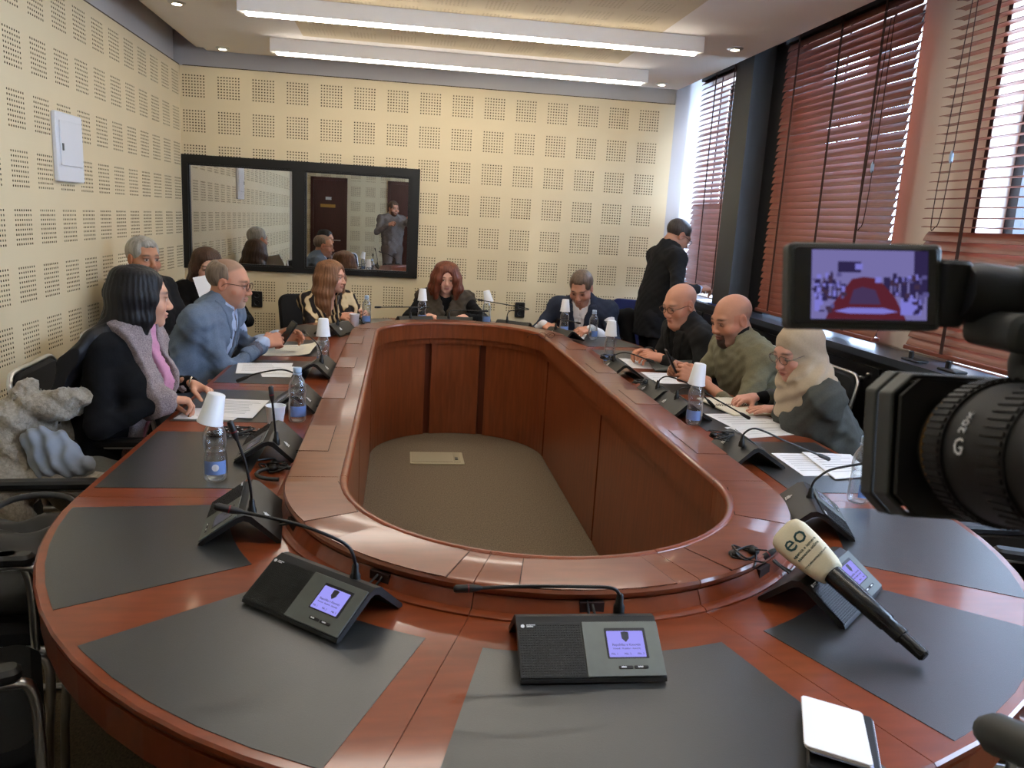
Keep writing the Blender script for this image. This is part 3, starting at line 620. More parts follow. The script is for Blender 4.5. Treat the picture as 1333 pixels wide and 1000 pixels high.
sheet('document', 'right one of the papers fanned out before the empty right-hand place', [(1.44, 2.32), (1.60, 2.36), (1.66, 2.6), (1.48, 2.62)], PZ+.003, lines=8, th=.004)
sheet('document', 'white paper before the bearded man, under his phone', [(1.33, 3.86), (1.55, 3.86), (1.55, 4.14), (1.33, 4.16)], PZ, lines=4)
sheet('document', 'white paper under the hands of the man in the black jacket', [(1.32, 4.28), (1.56, 4.26), (1.56, 4.55), (1.30, 4.60)], PZ, lines=4)
sheet('document', 'white page read by the auburn-haired woman', [(.22, 5.80), (.42, 5.78), (.42, 6.06), (.22, 6.06)], PZ+.002, lines=5, curl=.03)
sheet('document', 'white paper below the hands of the navy-suited man', [(1.08, 5.40), (1.28, 5.35), (1.36, 5.6), (1.14, 5.64)], PZ, lines=4)
o = sheet('tablet', 'grey tablet held flat by the man in the black jacket', [(1.42, 4.18), (1.68, 4.12), (1.72, 4.28), (1.44, 4.36)], TZ+.03, th=.008, mt=gunmetal, cat='tablet'); o.rotation_euler = (R_(4), R_(-8), 0)
# spiral notebook
o = thing('spiral_notebook', 'cream spiral-bound notebook open under the hands of the headscarf woman', 'notebook', (1.53, 3.34, PZ+.0035), R_(8))
for sx, n_ in ((-1, 'page_block'), (1, 'page_block')):
    m = MB(); m.rbox((0, sx*.085, .004), (.21, .16, .008), .004); m.build(n_, mat('notebook_page', (226, 220, 200), .8), o)
m = MB()
for i in range(16): m.tube([(-.095+.0127*i, .008*math.cos(t), .008+.008*math.sin(t)) for t in [PI*2*k/8 for k in range(8)]], .0012, 5, closed=True)
m.build('spiral_binding', dark, o)
# near notepad over black notebook
o = thing('notepad', 'white folded notepad page at the bottom edge of the picture', 'notepad', (.70, 1.03, TZ+.022), R_(-24))
m = MB(); m.rbox((0, 0, 0), (.098, .165, .003), .008); m.rbox((.001, 0, -.004), (.096, .163, .003), .008); m.build('pages', mat('note_page', (238, 232, 228), .8), o)
m = MB(); m.rbox((.006, -.004, -.007), (.092, .155, .002), .006); m.build('back_sheet', mat('note_blue', (170, 180, 214), .7), o); o.rotation_euler = (R_(-5), R_(4), R_(-27))
o = thing('black_notebook', 'black leather notebook under the white notepad at the front edge', 'notebook', (.705, 1.015, TZ+.0015), R_(-27))
m = MB(); m.rbox((0, 0, .006), (.105, .175, .011), .008); m.build('cover', blackp, o)
m = MB(); m.rbox((.002, 0, .006), (.103, .171, .006), .006); m.build('page_block', paper, o)
# pens
def pen(x, y, z, rz, label, mt):
    o = thing('pen', label, 'pen', (x, y, z), rz); m = MB(); R3 = Matrix.Rotation(PI/2, 3, 'Y'); m.lathe([(.0008, -.07), (.0036, -.058), (.0042, .05), (.0036, .066), (.001, .067)], (0, 0, .0045), 8, R3); m.build('barrel', mt, o, smooth=40); m = MB(); m.box((.045, .0, .0095), (.035, .002, .0015)); m.build('clip', chrome, o)
pen(1.47, 3.50, PZ, .4, 'white pen beside the spiral notebook', whitepl)
# tangled cables, earphones, glasses, lanyard
def tangle(name, label, cat, c, r, n, seed, th=.0022, h=.02, mt=None, parts=()):
    rg = random.Random(seed); o = thing(name, label, cat, c); pts = []
    for i in range(n): a = i*2.2+rg.uniform(-.6, .6); q = r*rg.uniform(.45, 1); pts.append((q*math.cos(a), q*math.sin(a), th+rg.uniform(0, h)))
    m = MB(); m.tube(bez(pts, 6), th, 6); m.build('cord', mt or blackm, o, smooth=60); return o
o = tangle('earphone', 'black earphone with coiled cord on the left pad near the viewer', 'earphone', (-.365, 2.37, TZ), .05, 14, 1, .003, .03)
m = MB(); m.tube([(.07*math.cos(t)+.03, .055*math.sin(t)-.07, .012) for t in [PI*1.7*k/18-.6 for k in range(19)]], .006, 8); m.ball((.0, -.02, .014), (.016, .016, .013)); m.build('headband', blackp, o, smooth=60)
o = tangle('lanyard', 'black and white beaded lanyard lying behind the cup-topped bottle', 'lanyard', (-.56, 2.76, TZ), .09, 14, 3, .0035, .008)
m = MB()
for i in range(46): a = i*.55; m.ball((.09*(.5+.5*math.sin(i*.37+1))*math.cos(a), .09*math.sin(a)*(.6+.4*math.cos(i*.21)), .007), .0032, 6)
m.build('bead', whitepl, o)
for nm, lb, c, sd in (('earphone', 'tangled black earphone on the back of the right-hand unit over the papers', (1.165, 2.62, .80), 5), ('earphone', 'black earphone cords on the unit before the bearded man', (1.15, 3.55, .80), 6), ('earphone', 'black earphone lying on the ledge before the bottle of the man in black', (1.14, 4.16, .81), 8), ('earphone', 'tangled black earphone on the far curve by the wall socket', (.80, 5.78, .775), 9), ('earphone', 'thin earphone cord hanging beside the interview microphone foam', (.80, 1.585, .80), 11)):
    o = tangle(nm, lb, 'earphone', c, .055, 12, sd, .0022, .03); m = MB(); m.ball((.02, .02, .02), (.014, .014, .01)); m.ball((-.03, .01, .016), (.014, .014, .01)); m.build('ear_piece', blackp, o, smooth=60)
def spectacles(o, mt, w=.031, h=.02, full=True, lens=True):
    "glasses in head coordinates: x across, y forward, z up"
    for sx in (-1, 1):
        m = MB(); m.tube([(sx*w+.027*math.cos(t)*.95, .0, h*math.sin(t)*.9) for t in [2*PI*k/16 for k in range(16)]], .0017, 6, closed=True); m.build('rim', mt, o, smooth=60)
        m = MB(); m.tube(bez([(sx*.058, 0, .006), (sx*.074, -.02, .006), (sx*.079, -.09, .004), (sx*.078, -.115, -.018)], 4), .0018, 6); m.build('temple', mt, o, smooth=60)
    m = MB(); m.tube(bez([(-.007, .001, .004), (0, .005, .007), (.007, .001, .004)], 3), .0017, 6); m.build('bridge', mt, o, smooth=60)
o = thing('reading_glasses', 'dark red glasses folded out on the ledge before the navy-suited man', 'glasses', (.93, 4.90, LZ+.0215), R_(200)); spectacles(o, mat('specs_red', (70, 24, 22), .3)); o.rotation_euler = (R_(8), 0, R_(200))
# ------------------------------------------------------------------ people: implicit surfaces meshed with surface nets
def nv(v): v = np.array(v, float); return v/np.linalg.norm(v)
class Fld:
    def __init__(s, lo, hi, h):
        s.lo = np.array(lo, float); s.h = h; n = np.ceil((np.array(hi)-s.lo)/h).astype(int)+1
        s.ax = [s.lo[i]+h*np.arange(n[i]) for i in range(3)]; s.V = np.full(n, .25, np.float32)
    def blk(s, lo, hi):
        sl = []
        for i in range(3):
            a = int(max(0, math.floor((lo[i]-s.lo[i])/s.h))); b = int(min(len(s.ax[i]), math.ceil((hi[i]-s.lo[i])/s.h)+1))
            if b <= a: return None, None
            sl.append(slice(a, b))
        X = s.ax[0][sl[0]][:, None, None]; Y = s.ax[1][sl[1]][None, :, None]; Z = s.ax[2][sl[2]][None, None, :]
        return tuple(sl), (X, Y, Z)
    def put(s, sl, d, k, op):
        V = s.V[sl]
        if op == 'u': h = np.maximum(k-np.abs(V-d), 0)/k; s.V[sl] = np.minimum(V, d)-h*h*k*.25
        elif op == 's': d = -d; h = np.maximum(k-np.abs(V-d), 0)/k; s.V[sl] = np.maximum(V, d)+h*h*k*.25
    def cone(s, a, b, ra, rb, k=.02, op='u', q=None, side=None):
        "tapered capsule; with side+q the section is an ellipse: full along side, q times along the other axis"
        a = np.array(a, float); b = np.array(b, float); R = max(ra, rb)+k+2*s.h+.01
        sl, g = s.blk(np.minimum(a, b)-R, np.maximum(a, b)+R)
        if sl is None: return s
        ba = b-a; L2_ = ba@ba+1e-12; P = [g[i]-a[i] for i in range(3)]
        t = np.clip((P[0]*ba[0]+P[1]*ba[1]+P[2]*ba[2])/L2_, 0, 1); Q = [P[i]-ba[i]*t for i in range(3)]
        r = ra+(rb-ra)*t
        if q is None: d = np.sqrt(Q[0]**2+Q[1]**2+Q[2]**2)-r
        else:
            u = nv(side); w = nv(np.cross(u, ba)); e = Q[0]*w[0]+Q[1]*w[1]+Q[2]*w[2]
            tot = Q[0]**2+Q[1]**2+Q[2]**2; d = (np.sqrt(np.maximum(tot-e*e, 0)+(e/q)**2)-r)*min(1, q*1.15)
        s.put(sl, d, k, op); return s
    def ell(s, c, r, M=None, k=.02, op='u'):
        c = np.array(c, float); r = np.array(r, float); R = r.max()+k+2*s.h+.01
        sl, g = s.blk(c-R, c+R)
        if sl is None: return s
        P = [g[i]-c[i] for i in range(3)]
        if M is not None: P = [P[0]*M[0][i]+P[1]*M[1][i]+P[2]*M[2][i] for i in range(3)]   # M columns = local axes
        k0 = np.sqrt((P[0]/r[0])**2+(P[1]/r[1])**2+(P[2]/r[2])**2); k1 = np.sqrt((P[0]/r[0]**2)**2+(P[1]/r[1]**2)**2+(P[2]/r[2]**2)**2)
        s.put(sl, k0*(k0-1)/np.maximum(k1, 1e-6), k, op); return s
    def grid(s): return s.ax[0][:, None, None], s.ax[1][None, :, None], s.ax[2][None, None, :]
    def cut(s, n, p):  # keep the side where (x-p).n < 0
        X, Y, Z = s.grid(); s.V = np.maximum(s.V, (X-p[0])*n[0]+(Y-p[1])*n[1]+(Z-p[2])*n[2]).astype(np.float32); return s
    def mesh(s):
        V = s.V.copy(); V[0] = V[-1] = .1; V[:, 0] = V[:, -1] = .1; V[:, :, 0] = V[:, :, -1] = .1
        S = V < 0; c = S[:-1, :-1, :-1].astype(np.int8)
        for dx in (0, 1):
            for dy in (0, 1):
                for dz in (0, 1):
                    if dx+dy+dz: c = c+S[dx:S.shape[0]-1+dx, dy:S.shape[1]-1+dy, dz:S.shape[2]-1+dz]
        act = (c > 0) & (c < 8); idx = np.argwhere(act); N = len(idx)
        if N == 0: return np.zeros((0, 3)), np.zeros((0, 4), int)
        acc = np.zeros((N, 3)); cnt = np.zeros(N); C8 = [(0,0,0),(1,0,0),(0,1,0),(1,1,0),(0,0,1),(1,0,1),(0,1,1),(1,1,1)]
        for a, b in ((0,1),(2,3),(4,5),(6,7),(0,2),(1,3),(4,6),(5,7),(0,4),(1,5),(2,6),(3,7)):
            pa = idx+C8[a]; pb = idx+C8[b]; va = V[pa[:,0], pa[:,1], pa[:,2]]; vb = V[pb[:,0], pb[:,1], pb[:,2]]
            m = (va < 0) != (vb < 0); t = np.where(m, va/np.where(m, va-vb, 1), 0)
            p = np.array(C8[a])+(np.array(C8[b])-np.array(C8[a]))*t[:, None]; acc += p*m[:, None]; cnt += m
        vs = (idx+acc/cnt[:, None])*s.h+s.lo
        num = np.full(act.shape, -1, int); num[act] = np.arange(N); F = []
        for ax in range(3):
            o1, o2 = [(1, 2), (2, 0), (0, 1)][ax]; sa = [slice(None)]*3; sb = [slice(None)]*3; sa[ax] = slice(0, -1); sb[ax] = slice(1, None)
            D = S[tuple(sa)] != S[tuple(sb)]; E = np.argwhere(D); E = E[(E[:, o1] > 0) & (E[:, o2] > 0) & (E[:, o1] < S.shape[o1]-1) & (E[:, o2] < S.shape[o2]-1)]
            ins_ = S[tuple(E.T)]; q = []
            for d1, d2 in ((0, 0), (-1, 0), (-1, -1), (0, -1)):
                e = E.copy(); e[:, o1] += d1; e[:, o2] += d2; q.append(num[tuple(e.T)])
            q = np.stack(q, 1); q = np.where(ins_[:, None], q, q[:, ::-1]); F.append(q)
        return vs, np.concatenate(F)
def np_obj(name, vs, fs, m, parent, off, col=None):
    me = bpy.data.meshes.new(name); me.vertices.add(len(vs)); me.vertices.foreach_set('co', (vs-np.array(off)).astype(np.float32).ravel())
    me.loops.add(fs.size); me.loops.foreach_set('vertex_index', fs.astype(np.int32).ravel()); me.polygons.add(len(fs))
    me.polygons.foreach_set('loop_start', np.arange(0, fs.size, 4, dtype=np.int32)); me.update(calc_edges=True); me.validate(); me.shade_smooth(); me.materials.append(m)
    if col is not None:
        a = me.color_attributes.new('Col', 'FLOAT_COLOR', 'POINT'); c4 = np.ones((len(vs), 4), np.float32); c4[:, :3] = col; a.data.foreach_set('color', c4.ravel())
    return link(bpy.data.objects.new(name, me), parent)
def frame_of(fwd, roll=0):
    f = nv(fwd); r = nv(np.cross(f, (0, 0, 1))); u = np.cross(r, f); c, s_ = math.cos(roll), math.sin(roll)
    return np.stack([c*r+s_*u, f, -s_*r+c*u], 1)      # columns: right, forward, up
def ss(x, a, b): t = np.clip((x-a)/(b-a), 0, 1); return t*t*(3-2*t)
def head_fld(H, M, S, neck, fem, h=.0030, fat=1.0):
    w = lambda p: H+M @ (np.array(p)*S)
    e = lambda c, r, k=.02, op='u': f.ell(w(c), np.array(r)*S, M, k*S, op)
    f = Fld(np.minimum(H, neck)-.17, np.maximum(H, neck)+.17, h); j = .94 if fem else 1.04*fat
    e((0, -.014, .033), (.075, .095, .08)); e((0, .022, -.022), (.063*j, .068, .082), .03); e((0, .026, -.070), (.052*j, .056, .046), .03)
    e((0, .071, -.099), (.021*j, .018, .016), .025); f.cone(w((-.032, .076, .018)), w((.032, .076, .018)), .013*S, .013*S, .022)
    for x in (-1, 1):
        e((x*.032, .098, -.001), (.021, .015, .0125), .014, 's'); e((x*.031, .0735, -.003), (.0145, .0145, .0135), .003)
        e((x*.045*j, .055, -.036), (.022, .024, .022), .025); e((x*.077, -.010, -.008), (.0075, .02, .032), .008); e((x*.083, -.008, -.006), (.004, .012, .02), .006, 's')
        e((x*.011, .096, -.040), (.008, .010, .0075), .007)
        e((x*.031, .082, .0065), (.018, .0085, .0055), .006)                      # upper lid
    f.cone(w((0, .086, .002)), w((0, .107, -.034)), .0072*S, .0108*S, .013)
    e((0, .0905, -.0625), (.023, .0105, .0055), .006); e((0, .0885, -.0735), (.020, .0105, .0065), .006); e((0, .100, -.068), (.022, .006, .0018), .004, 's')
    if fat > 1.02: e((0, .035, -.11), (.05, .05, .03), .03)
    n1 = w((0, -.028, -.07)); f.cone(n1, neck, .054*S*(.88 if fem else 1.06*fat), .062*S*(.88 if fem else 1.08), .03)
    return f
def head_colors(vs, H, M, S, c):
    L = (vs-H) @ M/S; x, y, z = L.T; ax = np.abs(x); base = np.array(lin(c['skin'])[:3]); col = np.tile(base, (len(vs), 1))
    def mixc(rgb, m): nonlocal col; m = np.clip(m, 0, 1)[:, None]; col = col*(1-m)+np.array(lin(rgb)[:3])*m
    red = tuple(int(a*b) for a, b in zip(c['skin'], (1.0, .88, .85)))
    mixc(red, .55*np.exp(-(((ax-.045)/.022)**2+((z+.035)/.022)**2))*(y > .03)); mixc(red, .5*np.exp(-((x/.014)**2+((z+.036)/.014)**2))*(y > .08)); mixc(red, .6*(ax > .07)*(z > -.05)*(z < .03))
    mixc(tuple(int(a*.72) for a in c['skin']), .45*(y > .05)*np.exp(-(((ax-.032)/.022)**2+((z-.001)/.013)**2)))  # eye-socket shade painted into the skin colour
    if c.get('stubble'): mixc((104, 86, 78), c['stubble']*ss(y, -.01, .03)*ss(-z, .035, .06)*(z > -.135))
    if c.get('beard'):
        rgb, a, kind = c['beard']; zz = z+.0
        m = ss(y, -.01, .03)*ss(-z, .038, .058)*(z > -.135) if kind == 'full' else (ss(y, .055, .075)*ss(-z, .05, .06)*(ax < .034)*(z > -.13))
        mixc(rgb, a*m*(1-np.exp(-((x/.022)**2+((z+.068)/.008)**2))))
    mixc(c.get('lips', (168, 92, 86)), (.8 if c.get('fem') else .42)*(y > .07)*np.exp(-((x/.021)**4+((z+.068)/.0105)**4)))
    mixc((96, 52, 46), .55*(y > .075)*np.exp(-((x/.02)**4+((z+.0685)/.0022)**2)))
    bz = .021+.006*np.cos((ax-.03)/.03*1.6)-.003; mixc(c.get('brow', (60, 44, 36)), c.get('browa', .95)*(y > .055)*np.exp(-(((ax-.033)/.02)**4+((z-bz)/.0048)**2)))
    d = np.sqrt((ax-.031)**2+((z+.003)/.62)**2); ey = (y > .070)
    mixc((196, 184, 176), ey*(d < .0125)*(z < .004)*.85*(1-c.get('shut', 0))); mixc((46, 30, 22), ey*(np.hypot(ax-.031, z+.003) < .0062)*(1-c.get('shut', 0)*.3)); mixc((60, 40, 34), .8*ey*np.exp(-(((ax-.031)/.016)**4+((z-.0062)/.0026)**2)))
    if c.get('shut', 0) > .5: mixc((70, 46, 38), .85*ey*np.exp(-(((ax-.031)/.014)**4+((z+.0085)/.0026)**2)))
    if c.get('scalp'):
        rgb, a, front = c['scalp']; m = ss(z+.55*(-y)-front, -.008, .012)*(y < .078) if front < .5 else ss(-y-.0, -.02, .03)*ss(z, -.06, -.03)*ss(-z, -.075, -.045)
        mixc(rgb, a*m*(ax < .076))
    return col
HANDS = {'rest': ((.35, .55, .4), .4), 'grip': ((.75, 1.0, .6), .7), 'flat': ((.08, .14, .1), .15), 'fold': ((.6, .75, .5), .5), 'pinch': ((.8, .6, .3), .75)}
def hand_fld(W, d, n, thumb, pose, S=1., h=.0031):
    "W wrist, d finger direction, n palm normal (palm side), thumb=+1/-1: side of the thumb along d x n"
    d = nv(d); n = nv(np.array(n, float)-d*np.dot(n, d)); s = np.cross(d, n)*thumb; W = np.array(W, float)
    (c1, c2, c3), tc = HANDS[pose]; c = W+d*.09*S; f = Fld(c-.135*S, c+.135*S, h); kb = []
    for i, (lat, L0) in enumerate(((.030, .083), (.010, .089), (-.010, .086), (-.029, .078))):
        K = W+d*L0*S+s*lat*S-n*.004*S; kb.append(K); f.cone(W+d*.006*S+s*lat*.55*S, K, .0145*S, .0115*S, .012)
    f.cone(W-d*.035, W+d*.02*S, .023*S, .024*S, .015, q=.72, side=s); f.cone(W+d*.02*S+s*.02*S, W+d*.05*S+s*.026*S+n*.008*S, .013*S, .015*S, .012)
    for i, (K, ln, sp) in enumerate(zip(kb, (.070, .079, .073, .057), (.10, .03, -.04, -.12))):
        a = 0; p = K; dd = d*math.cos(sp)+s*math.sin(sp)
        for j, (fr, cu_) in enumerate(((.44, c1), (.31, c2), (.25, c3))):
            a += cu_*(1+.12*i-.1); v = dd*math.cos(a)+n*math.sin(a); q = p+v*ln*fr*S
            f.cone(p, q, (.0095-.0009*j)*S, (.0089-.001*j)*S, .004 if j == 0 else .003); p = q
    p = W+d*.028*S+s*.027*S+n*.004*S; v = nv(d*.62+s*.70+n*(.25+.5*tc)); q = p+v*.044*S; f.cone(p, q, .0135*S, .0112*S, .010)
    v2 = nv(d*.86+s*(.42-.75*tc)+n*(.25+.35*tc)); r = q+v2*.032*S; f.cone(q, r, .011*S, .0098*S, .003); f.cone(r, r+nv(v2*.9-s*.25*tc)*.024*S, .0098*S, .0078*S, .003)
    return f
def ik(a, t, l1, l2, pole):
    v = t-a; L = np.linalg.norm(v); k = max(1, L/(l1+l2)*1.02); l1, l2 = l1*k, l2*k; e = v/L
    x = (L*L+l1*l1-l2*l2)/(2*L); y = math.sqrt(max(l1*l1-x*x, 0)); p = np.array(pole, float); p = nv(p-e*np.dot(p, e)); return a+e*x+p*y
def person(label, H, P, face, torso, hands, skin_rgb=(214, 164, 138), fem=False, S=1., top=None, legs=None, hair=None, cols=None, neckdrop=.165, sh=.185, girth=1., stand=False, roll=0, feet=None, elbow=None, fat=1., hx=None, lean=None):
    H = np.array(H, float); P = np.array(P, float); off = (P[0], P[1], 0.); root = thing('person', label, 'person', off)
    M = frame_of(face, roll); t = nv((torso[0], torso[1], 0)); r = np.cross(t, (0, 0, 1.)); HS_ = S*(.96 if fem else 1.)
    N = H-M[:, 2]*.115*HS_-M[:, 1]*.035*HS_; N = N*.6+.4*(H-np.array([0, 0, .14])-t*.03); N[2] = min(N[2], H[2]-.105)
    sp = nv(N-P); chest = P+(N-P)*.68+t*.012-sp*.0
    neck0 = N-np.array([0, 0, .035])
    tw = np.cross(sp, r)
    sc = .9 if fem else 1.
    Sh = [N+r*x*sh*sc*S-sp*.065-t*.005 for x in (1, -1)]
    G = girth*sc
    out = {}
    def torso_f(f, g=0., k=.05):
        f.cone(P+sp*.02, P+(N-P)*.42, (.165*G+g)*1.0, .155*G+g, k, q=.72, side=r); f.cone(P+(N-P)*.40, chest, .155*G+g, .172*G+g, k, q=.68, side=r)
        f.cone(chest, N-sp*.09, .172*G+g, .12*G+g, k, q=.62, side=r)
        f.cone(Sh[0], Sh[1], .066*sc+g, .066*sc+g, .05); f.cone(N-sp*.06-t*.01, N+sp*.02, .082*sc+g, .062*sc+g, .04)
        if girth > 1.04: f.ell(P+(N-P)*.33+t*.05*girth, (.15*G, .13*G, .15), None, .06)
        if fem:
            for x in (-1, 1): f.ell(chest+r*x*.07+t*.085-sp*.02, (.065+g, .06+g, .065+g), None, .05)
        return f
    arms = []
    for i, hd in enumerate(hands):
        Wp, d, n, pose = hd; Wp = np.array(Wp, float); x = 1 if i == 0 else -1
        po = elbow[i] if elbow else (r*x*.7-np.array([0, 0, 1.])*.8-t*.3)
        E = ik(Sh[i], Wp, .285*S*(.95 if fem else 1), .25*S*(.95 if fem else 1), po); arms.append((Sh[i], E, Wp, d, n, pose, x))
    if feet is None: feet = [P+t*.62+r*x*.12 for x in (1, -1)] if not stand else [P+r*x*.10+t*.02 for x in (1, -1)]
    lg = []
    for i, x in enumerate((1, -1)):
        Hp = P+r*x*.09-np.array([0, 0, .02]); A = np.array([feet[i][0], feet[i][1], .09])
        K = (Hp+A)/2+t*.03 if stand else P+t*.42+r*x*.13+np.array([0, 0, .0-(P[2]-.50)])
        if not stand: A = np.array([K[0], K[1], .09])+t*.04; 
        lg.append((Hp, K, A))
    allp = [P, N, *Sh, *[q for a in arms for q in a[1:3]], *[q for l in lg for q in l]]
    # body: head + neck + torso core + limbs + hands, one mesh
    pv, pf, pc = [], [], []; n0 = 0
    def addp(f, colf):
        nonlocal n0
        v, q = f.mesh(); pv.append(v); pf.append(q+n0); pc.append(colf(v)); n0 += len(v)
    c = dict(cols or {}); c['skin'] = skin_rgb; c['fem'] = fem; base = np.array(lin(skin_rgb)[:3])
    addp(head_fld(H, M, HS_, neck0, fem, fat=fat), lambda v: head_colors(v, H, M, HS_, c))
    lo = np.min(allp, 0)-.2; hi = np.max([P, N, *Sh, *[a[2] for a in arms]], 0)+.2; f = Fld(lo, hi, .016)
    torso_f(f, -.03)
    for a, E, Wp, *_ in arms: f.cone(a, E, .040*sc, .034*sc, .02); f.cone(E, Wp, .034*sc, .0235*sc, .02)
    for a, K, A in lg: f.cone(a, K, .07, .05, .03); f.cone(K, A, .048, .034, .03)
    addp(f, lambda v: np.tile(base, (len(v), 1)))
    for a, E, Wp, d, n, pose, x in arms:
        if pose: addp(hand_fld(Wp, d, n, x if True else 0, pose, HS_*(.94 if fem else 1.)), lambda v: np.tile(base*np.array([1, .93, .9]), (len(v), 1)))
    body = np_obj('body', np.concatenate(pv), np.concatenate(pf), skin, root, off, np.concatenate(pc))
    # garments
    glo = np.min([P-.05, N, *Sh, *[q for a in arms for q in a[1:3]]], 0)-.24; ghi = np.max([P, N, *Sh, *[q for a in arms for q in a[1:3]]], 0)+.2
    tmp = {}
    def coords(f):
        X, Y, Z = f.grid(); q = [X-N[0], Y-N[1], Z-N[2]]; dt = lambda a: q[0]*a[0]+q[1]*a[1]+q[2]*a[2]
        return dt(r), dt(tw), dt(sp)     # across, forward, up (0 at neck base)
    def garment(spec):
        g = spec.get('g', .012); f = Fld(glo, ghi, spec.get('h', .0085)); torso_f(f, g-.0)
        if spec.get('long'): f.cone(P-np.array([0, 0, spec['long']]), P+sp*.1, .17*G+g, .16*G+g, .05, q=.75, side=r)
        cf_ = spec.get('cuff', .0); sl = spec.get('sleeve', 1)
        if sl:
            for a, E, Wp, d, *_ in arms:
                e = nv(Wp-E); cp = Wp-e*(cf_+.012); rr = spec.get('sr', .0)
                f.cone(a, E, .060*sc+rr, .047*sc+rr, .03); f.cone(E, cp, .047*sc+rr, .036*sc+rr*.8, .025)
        if spec.get('neckcut', True):
            f.cone(N-sp*.01+tw*.02, N+sp*.16+tw*.05, .060*sc, .08, .01, 's')
        if spec.get('vee'):
            dv = spec['vee']; c0 = N+sp*.02+tw*.06; c1 = N-sp*dv+tw*(.165*G)
            f.cone(c0, c1, spec.get('vw', .062), .012, .008, 's'); f.cone(c0+tw*.07, c1+tw*.04, spec.get('vw', .062), .014, .008, 's')
        if spec.get('bottom') is not None: f.cut((0, 0, -1.), P+np.array([0, 0, spec['bottom']]))
        X, Y, Z = f.grid(); wk = spec.get('wr', .0035)
        rs_ = random.Random(len(label)); ph = [rs_.uniform(0, 6) for _ in range(6)]
        dv_ = np.sin(X*38+Z*21+ph[0])*np.sin(Y*33-Z*27+ph[1])+.7*np.sin(X*71-Z*49+ph[2]+1.5*np.sin(Y*30))*np.sin(Y*64+Z*57+ph[3])+.22*np.sin(Z*95+X*60-Y*40+2.6*np.sin(Y*31+X*27+Z*18)+ph[4])
        f.V = (f.V+wk*dv_).astype(np.float32); return f
    if top:
        for spec in top:
            f = garment(spec); v, q = f.mesh(); o = np_obj(spec['name'], v, q, spec['mat'], root, off)
            if spec.get('label'): o['label'] = spec['label']
            for pn, pm, fn, *po_ in spec.get('parts', ()):
                a, b_, u = coords(f); g2 = Fld.__new__(Fld); g2.lo = f.lo; g2.h = f.h; g2.ax = f.ax; g2.V = np.maximum(f.V, -(f.V+.02))
                g2.V = np.maximum(f.V-(po_[0] if po_ else .007), fn(a, b_, u)).astype(np.float32); v, q = g2.mesh()
                if len(v): np_obj(pn, v, q, pm, o, off).parent = o
    if legs is not None:
        lo = np.min([q for l in lg for q in l]+[P], 0)-.17; hi = np.max([q for l in lg for q in l]+[P], 0)+.17; f = Fld(lo, hi, .013)
        f.cone(P-r*.06, P+r*.06, .13, .13, .05)
        for a, K, A in lg: f.cone(a, K, .092, .07, .04); f.cone(K, A, .068, .056, .03)
        f.cut((0, 0, -1.), (0, 0, .07)); v, q = f.mesh(); np_obj('trousers', v, q, legs, root, off)
        for a, K, A in lg:
            f = Fld(A-.2, A+.3*np.abs(t)+.1+.12, .011); f.cone(A-np.array([0, 0, .05]), A-np.array([0, 0, .055])+t*.16, .038, .032, .02); f.cone(A, A-np.array([0, 0, .05]), .045, .04, .02); f.cut((0, 0, -1.), (0, 0, .003)); v, q = f.mesh(); np_obj('shoe', v, q, blackp, root, off)
    # hair
    w = lambda p: H+M @ (np.array(p)*HS_)
    if hair:
        k = hair['kind']; ln = hair.get('len', 0); f = Fld(H-np.array([.24, .24, .16+ln]), H+np.array([.24, .24, .17]), .0048 if ln else .004)
        th = hair.get('th', .010)
        if k != 'hijab':
            f.ell(w((0, -.016, .036)), np.array((.077+th*.7, .096+th, .080+th))*HS_, M, .01)
            if ln: f.ell(w((0, -.045, -.02)), np.array((.083, .075, .10))*HS_, M, .03)
            hz = hair.get('line', .062)
            f.ell(w((0, .112, -.040+hz-.062)), np.array((.078 if not ln else .070, .098, .112))*HS_, M, .012, 's')
            if hair.get('bald'): f.ell(w((0, .05, .115)), np.array((.062, .115, .055))*HS_, M, .035, 's'); f.ell(w((0, .085, .065)), np.array((.095, .085, .078))*HS_, M, .035, 's')
            if not ln:
                for x in (-1, 1): f.ell(w((x*.052, .082, .070)), np.array((.026, .03, .03))*HS_, M, .015, 's')
                f.cut(-M[:, 2]+M[:, 1]*.62, w((0, 0, hair.get('low', -.045))))
                for x in (-1, 1): f.ell(w((x*.085, .0, -.012)), np.array((.02, .026, .038))*HS_, M, .008, 's')
            for lk in hair.get('locks', ()):
                pts = [w(p) if isinstance(p, tuple) else np.array(p, float) for p in lk[0]]; r0, r1 = lk[1], lk[2]; m_ = len(pts)-1
                for i in range(m_): f.cone(pts[i], pts[i+1], r0+(r1-r0)*i/m_, r0+(r1-r0)*(i+1)/m_, .028)
            X, Y, Z = f.grid(); a = np.arctan2((Y-H[1]), (X-H[0])); 
            f.V = (f.V+hair.get('str', .0012 if ln else .0007)*(np.sin(a*34+Z*14+np.sin(Z*22)*hair.get('wave', .6))+.5*np.sin(a*71-Z*9))).astype(np.float32)
            v, q = f.mesh(); np_obj('hair', v, q, hair['mat'], root, off)
        else:
            f.ell(w((0, -.022, .03)), np.array((.090, .108, .096))*HS_, M, .02); f.ell(w((0, .0, -.088)), np.array((.070, .068, .048))*HS_, M, .03)
            f.ell(w((0, -.03, -.06)), np.array((.082, .085, .09))*HS_, M, .04)
            f.cone(w((0, -.03, -.11)), N-sp*.04, .080, .115, .05, q=.9, side=r); f.cone(N-sp*.02+r*.10, N-sp*.02-r*.10, .078, .078, .06); f.cone(N-sp*.02+tw*.01, N-sp*.12+tw*.045, .125, .15, .06, q=.8, side=r)
            f.ell(w((0, .125, -.030)), np.array((.058, .088, .090))*HS_, M, .010, 's')
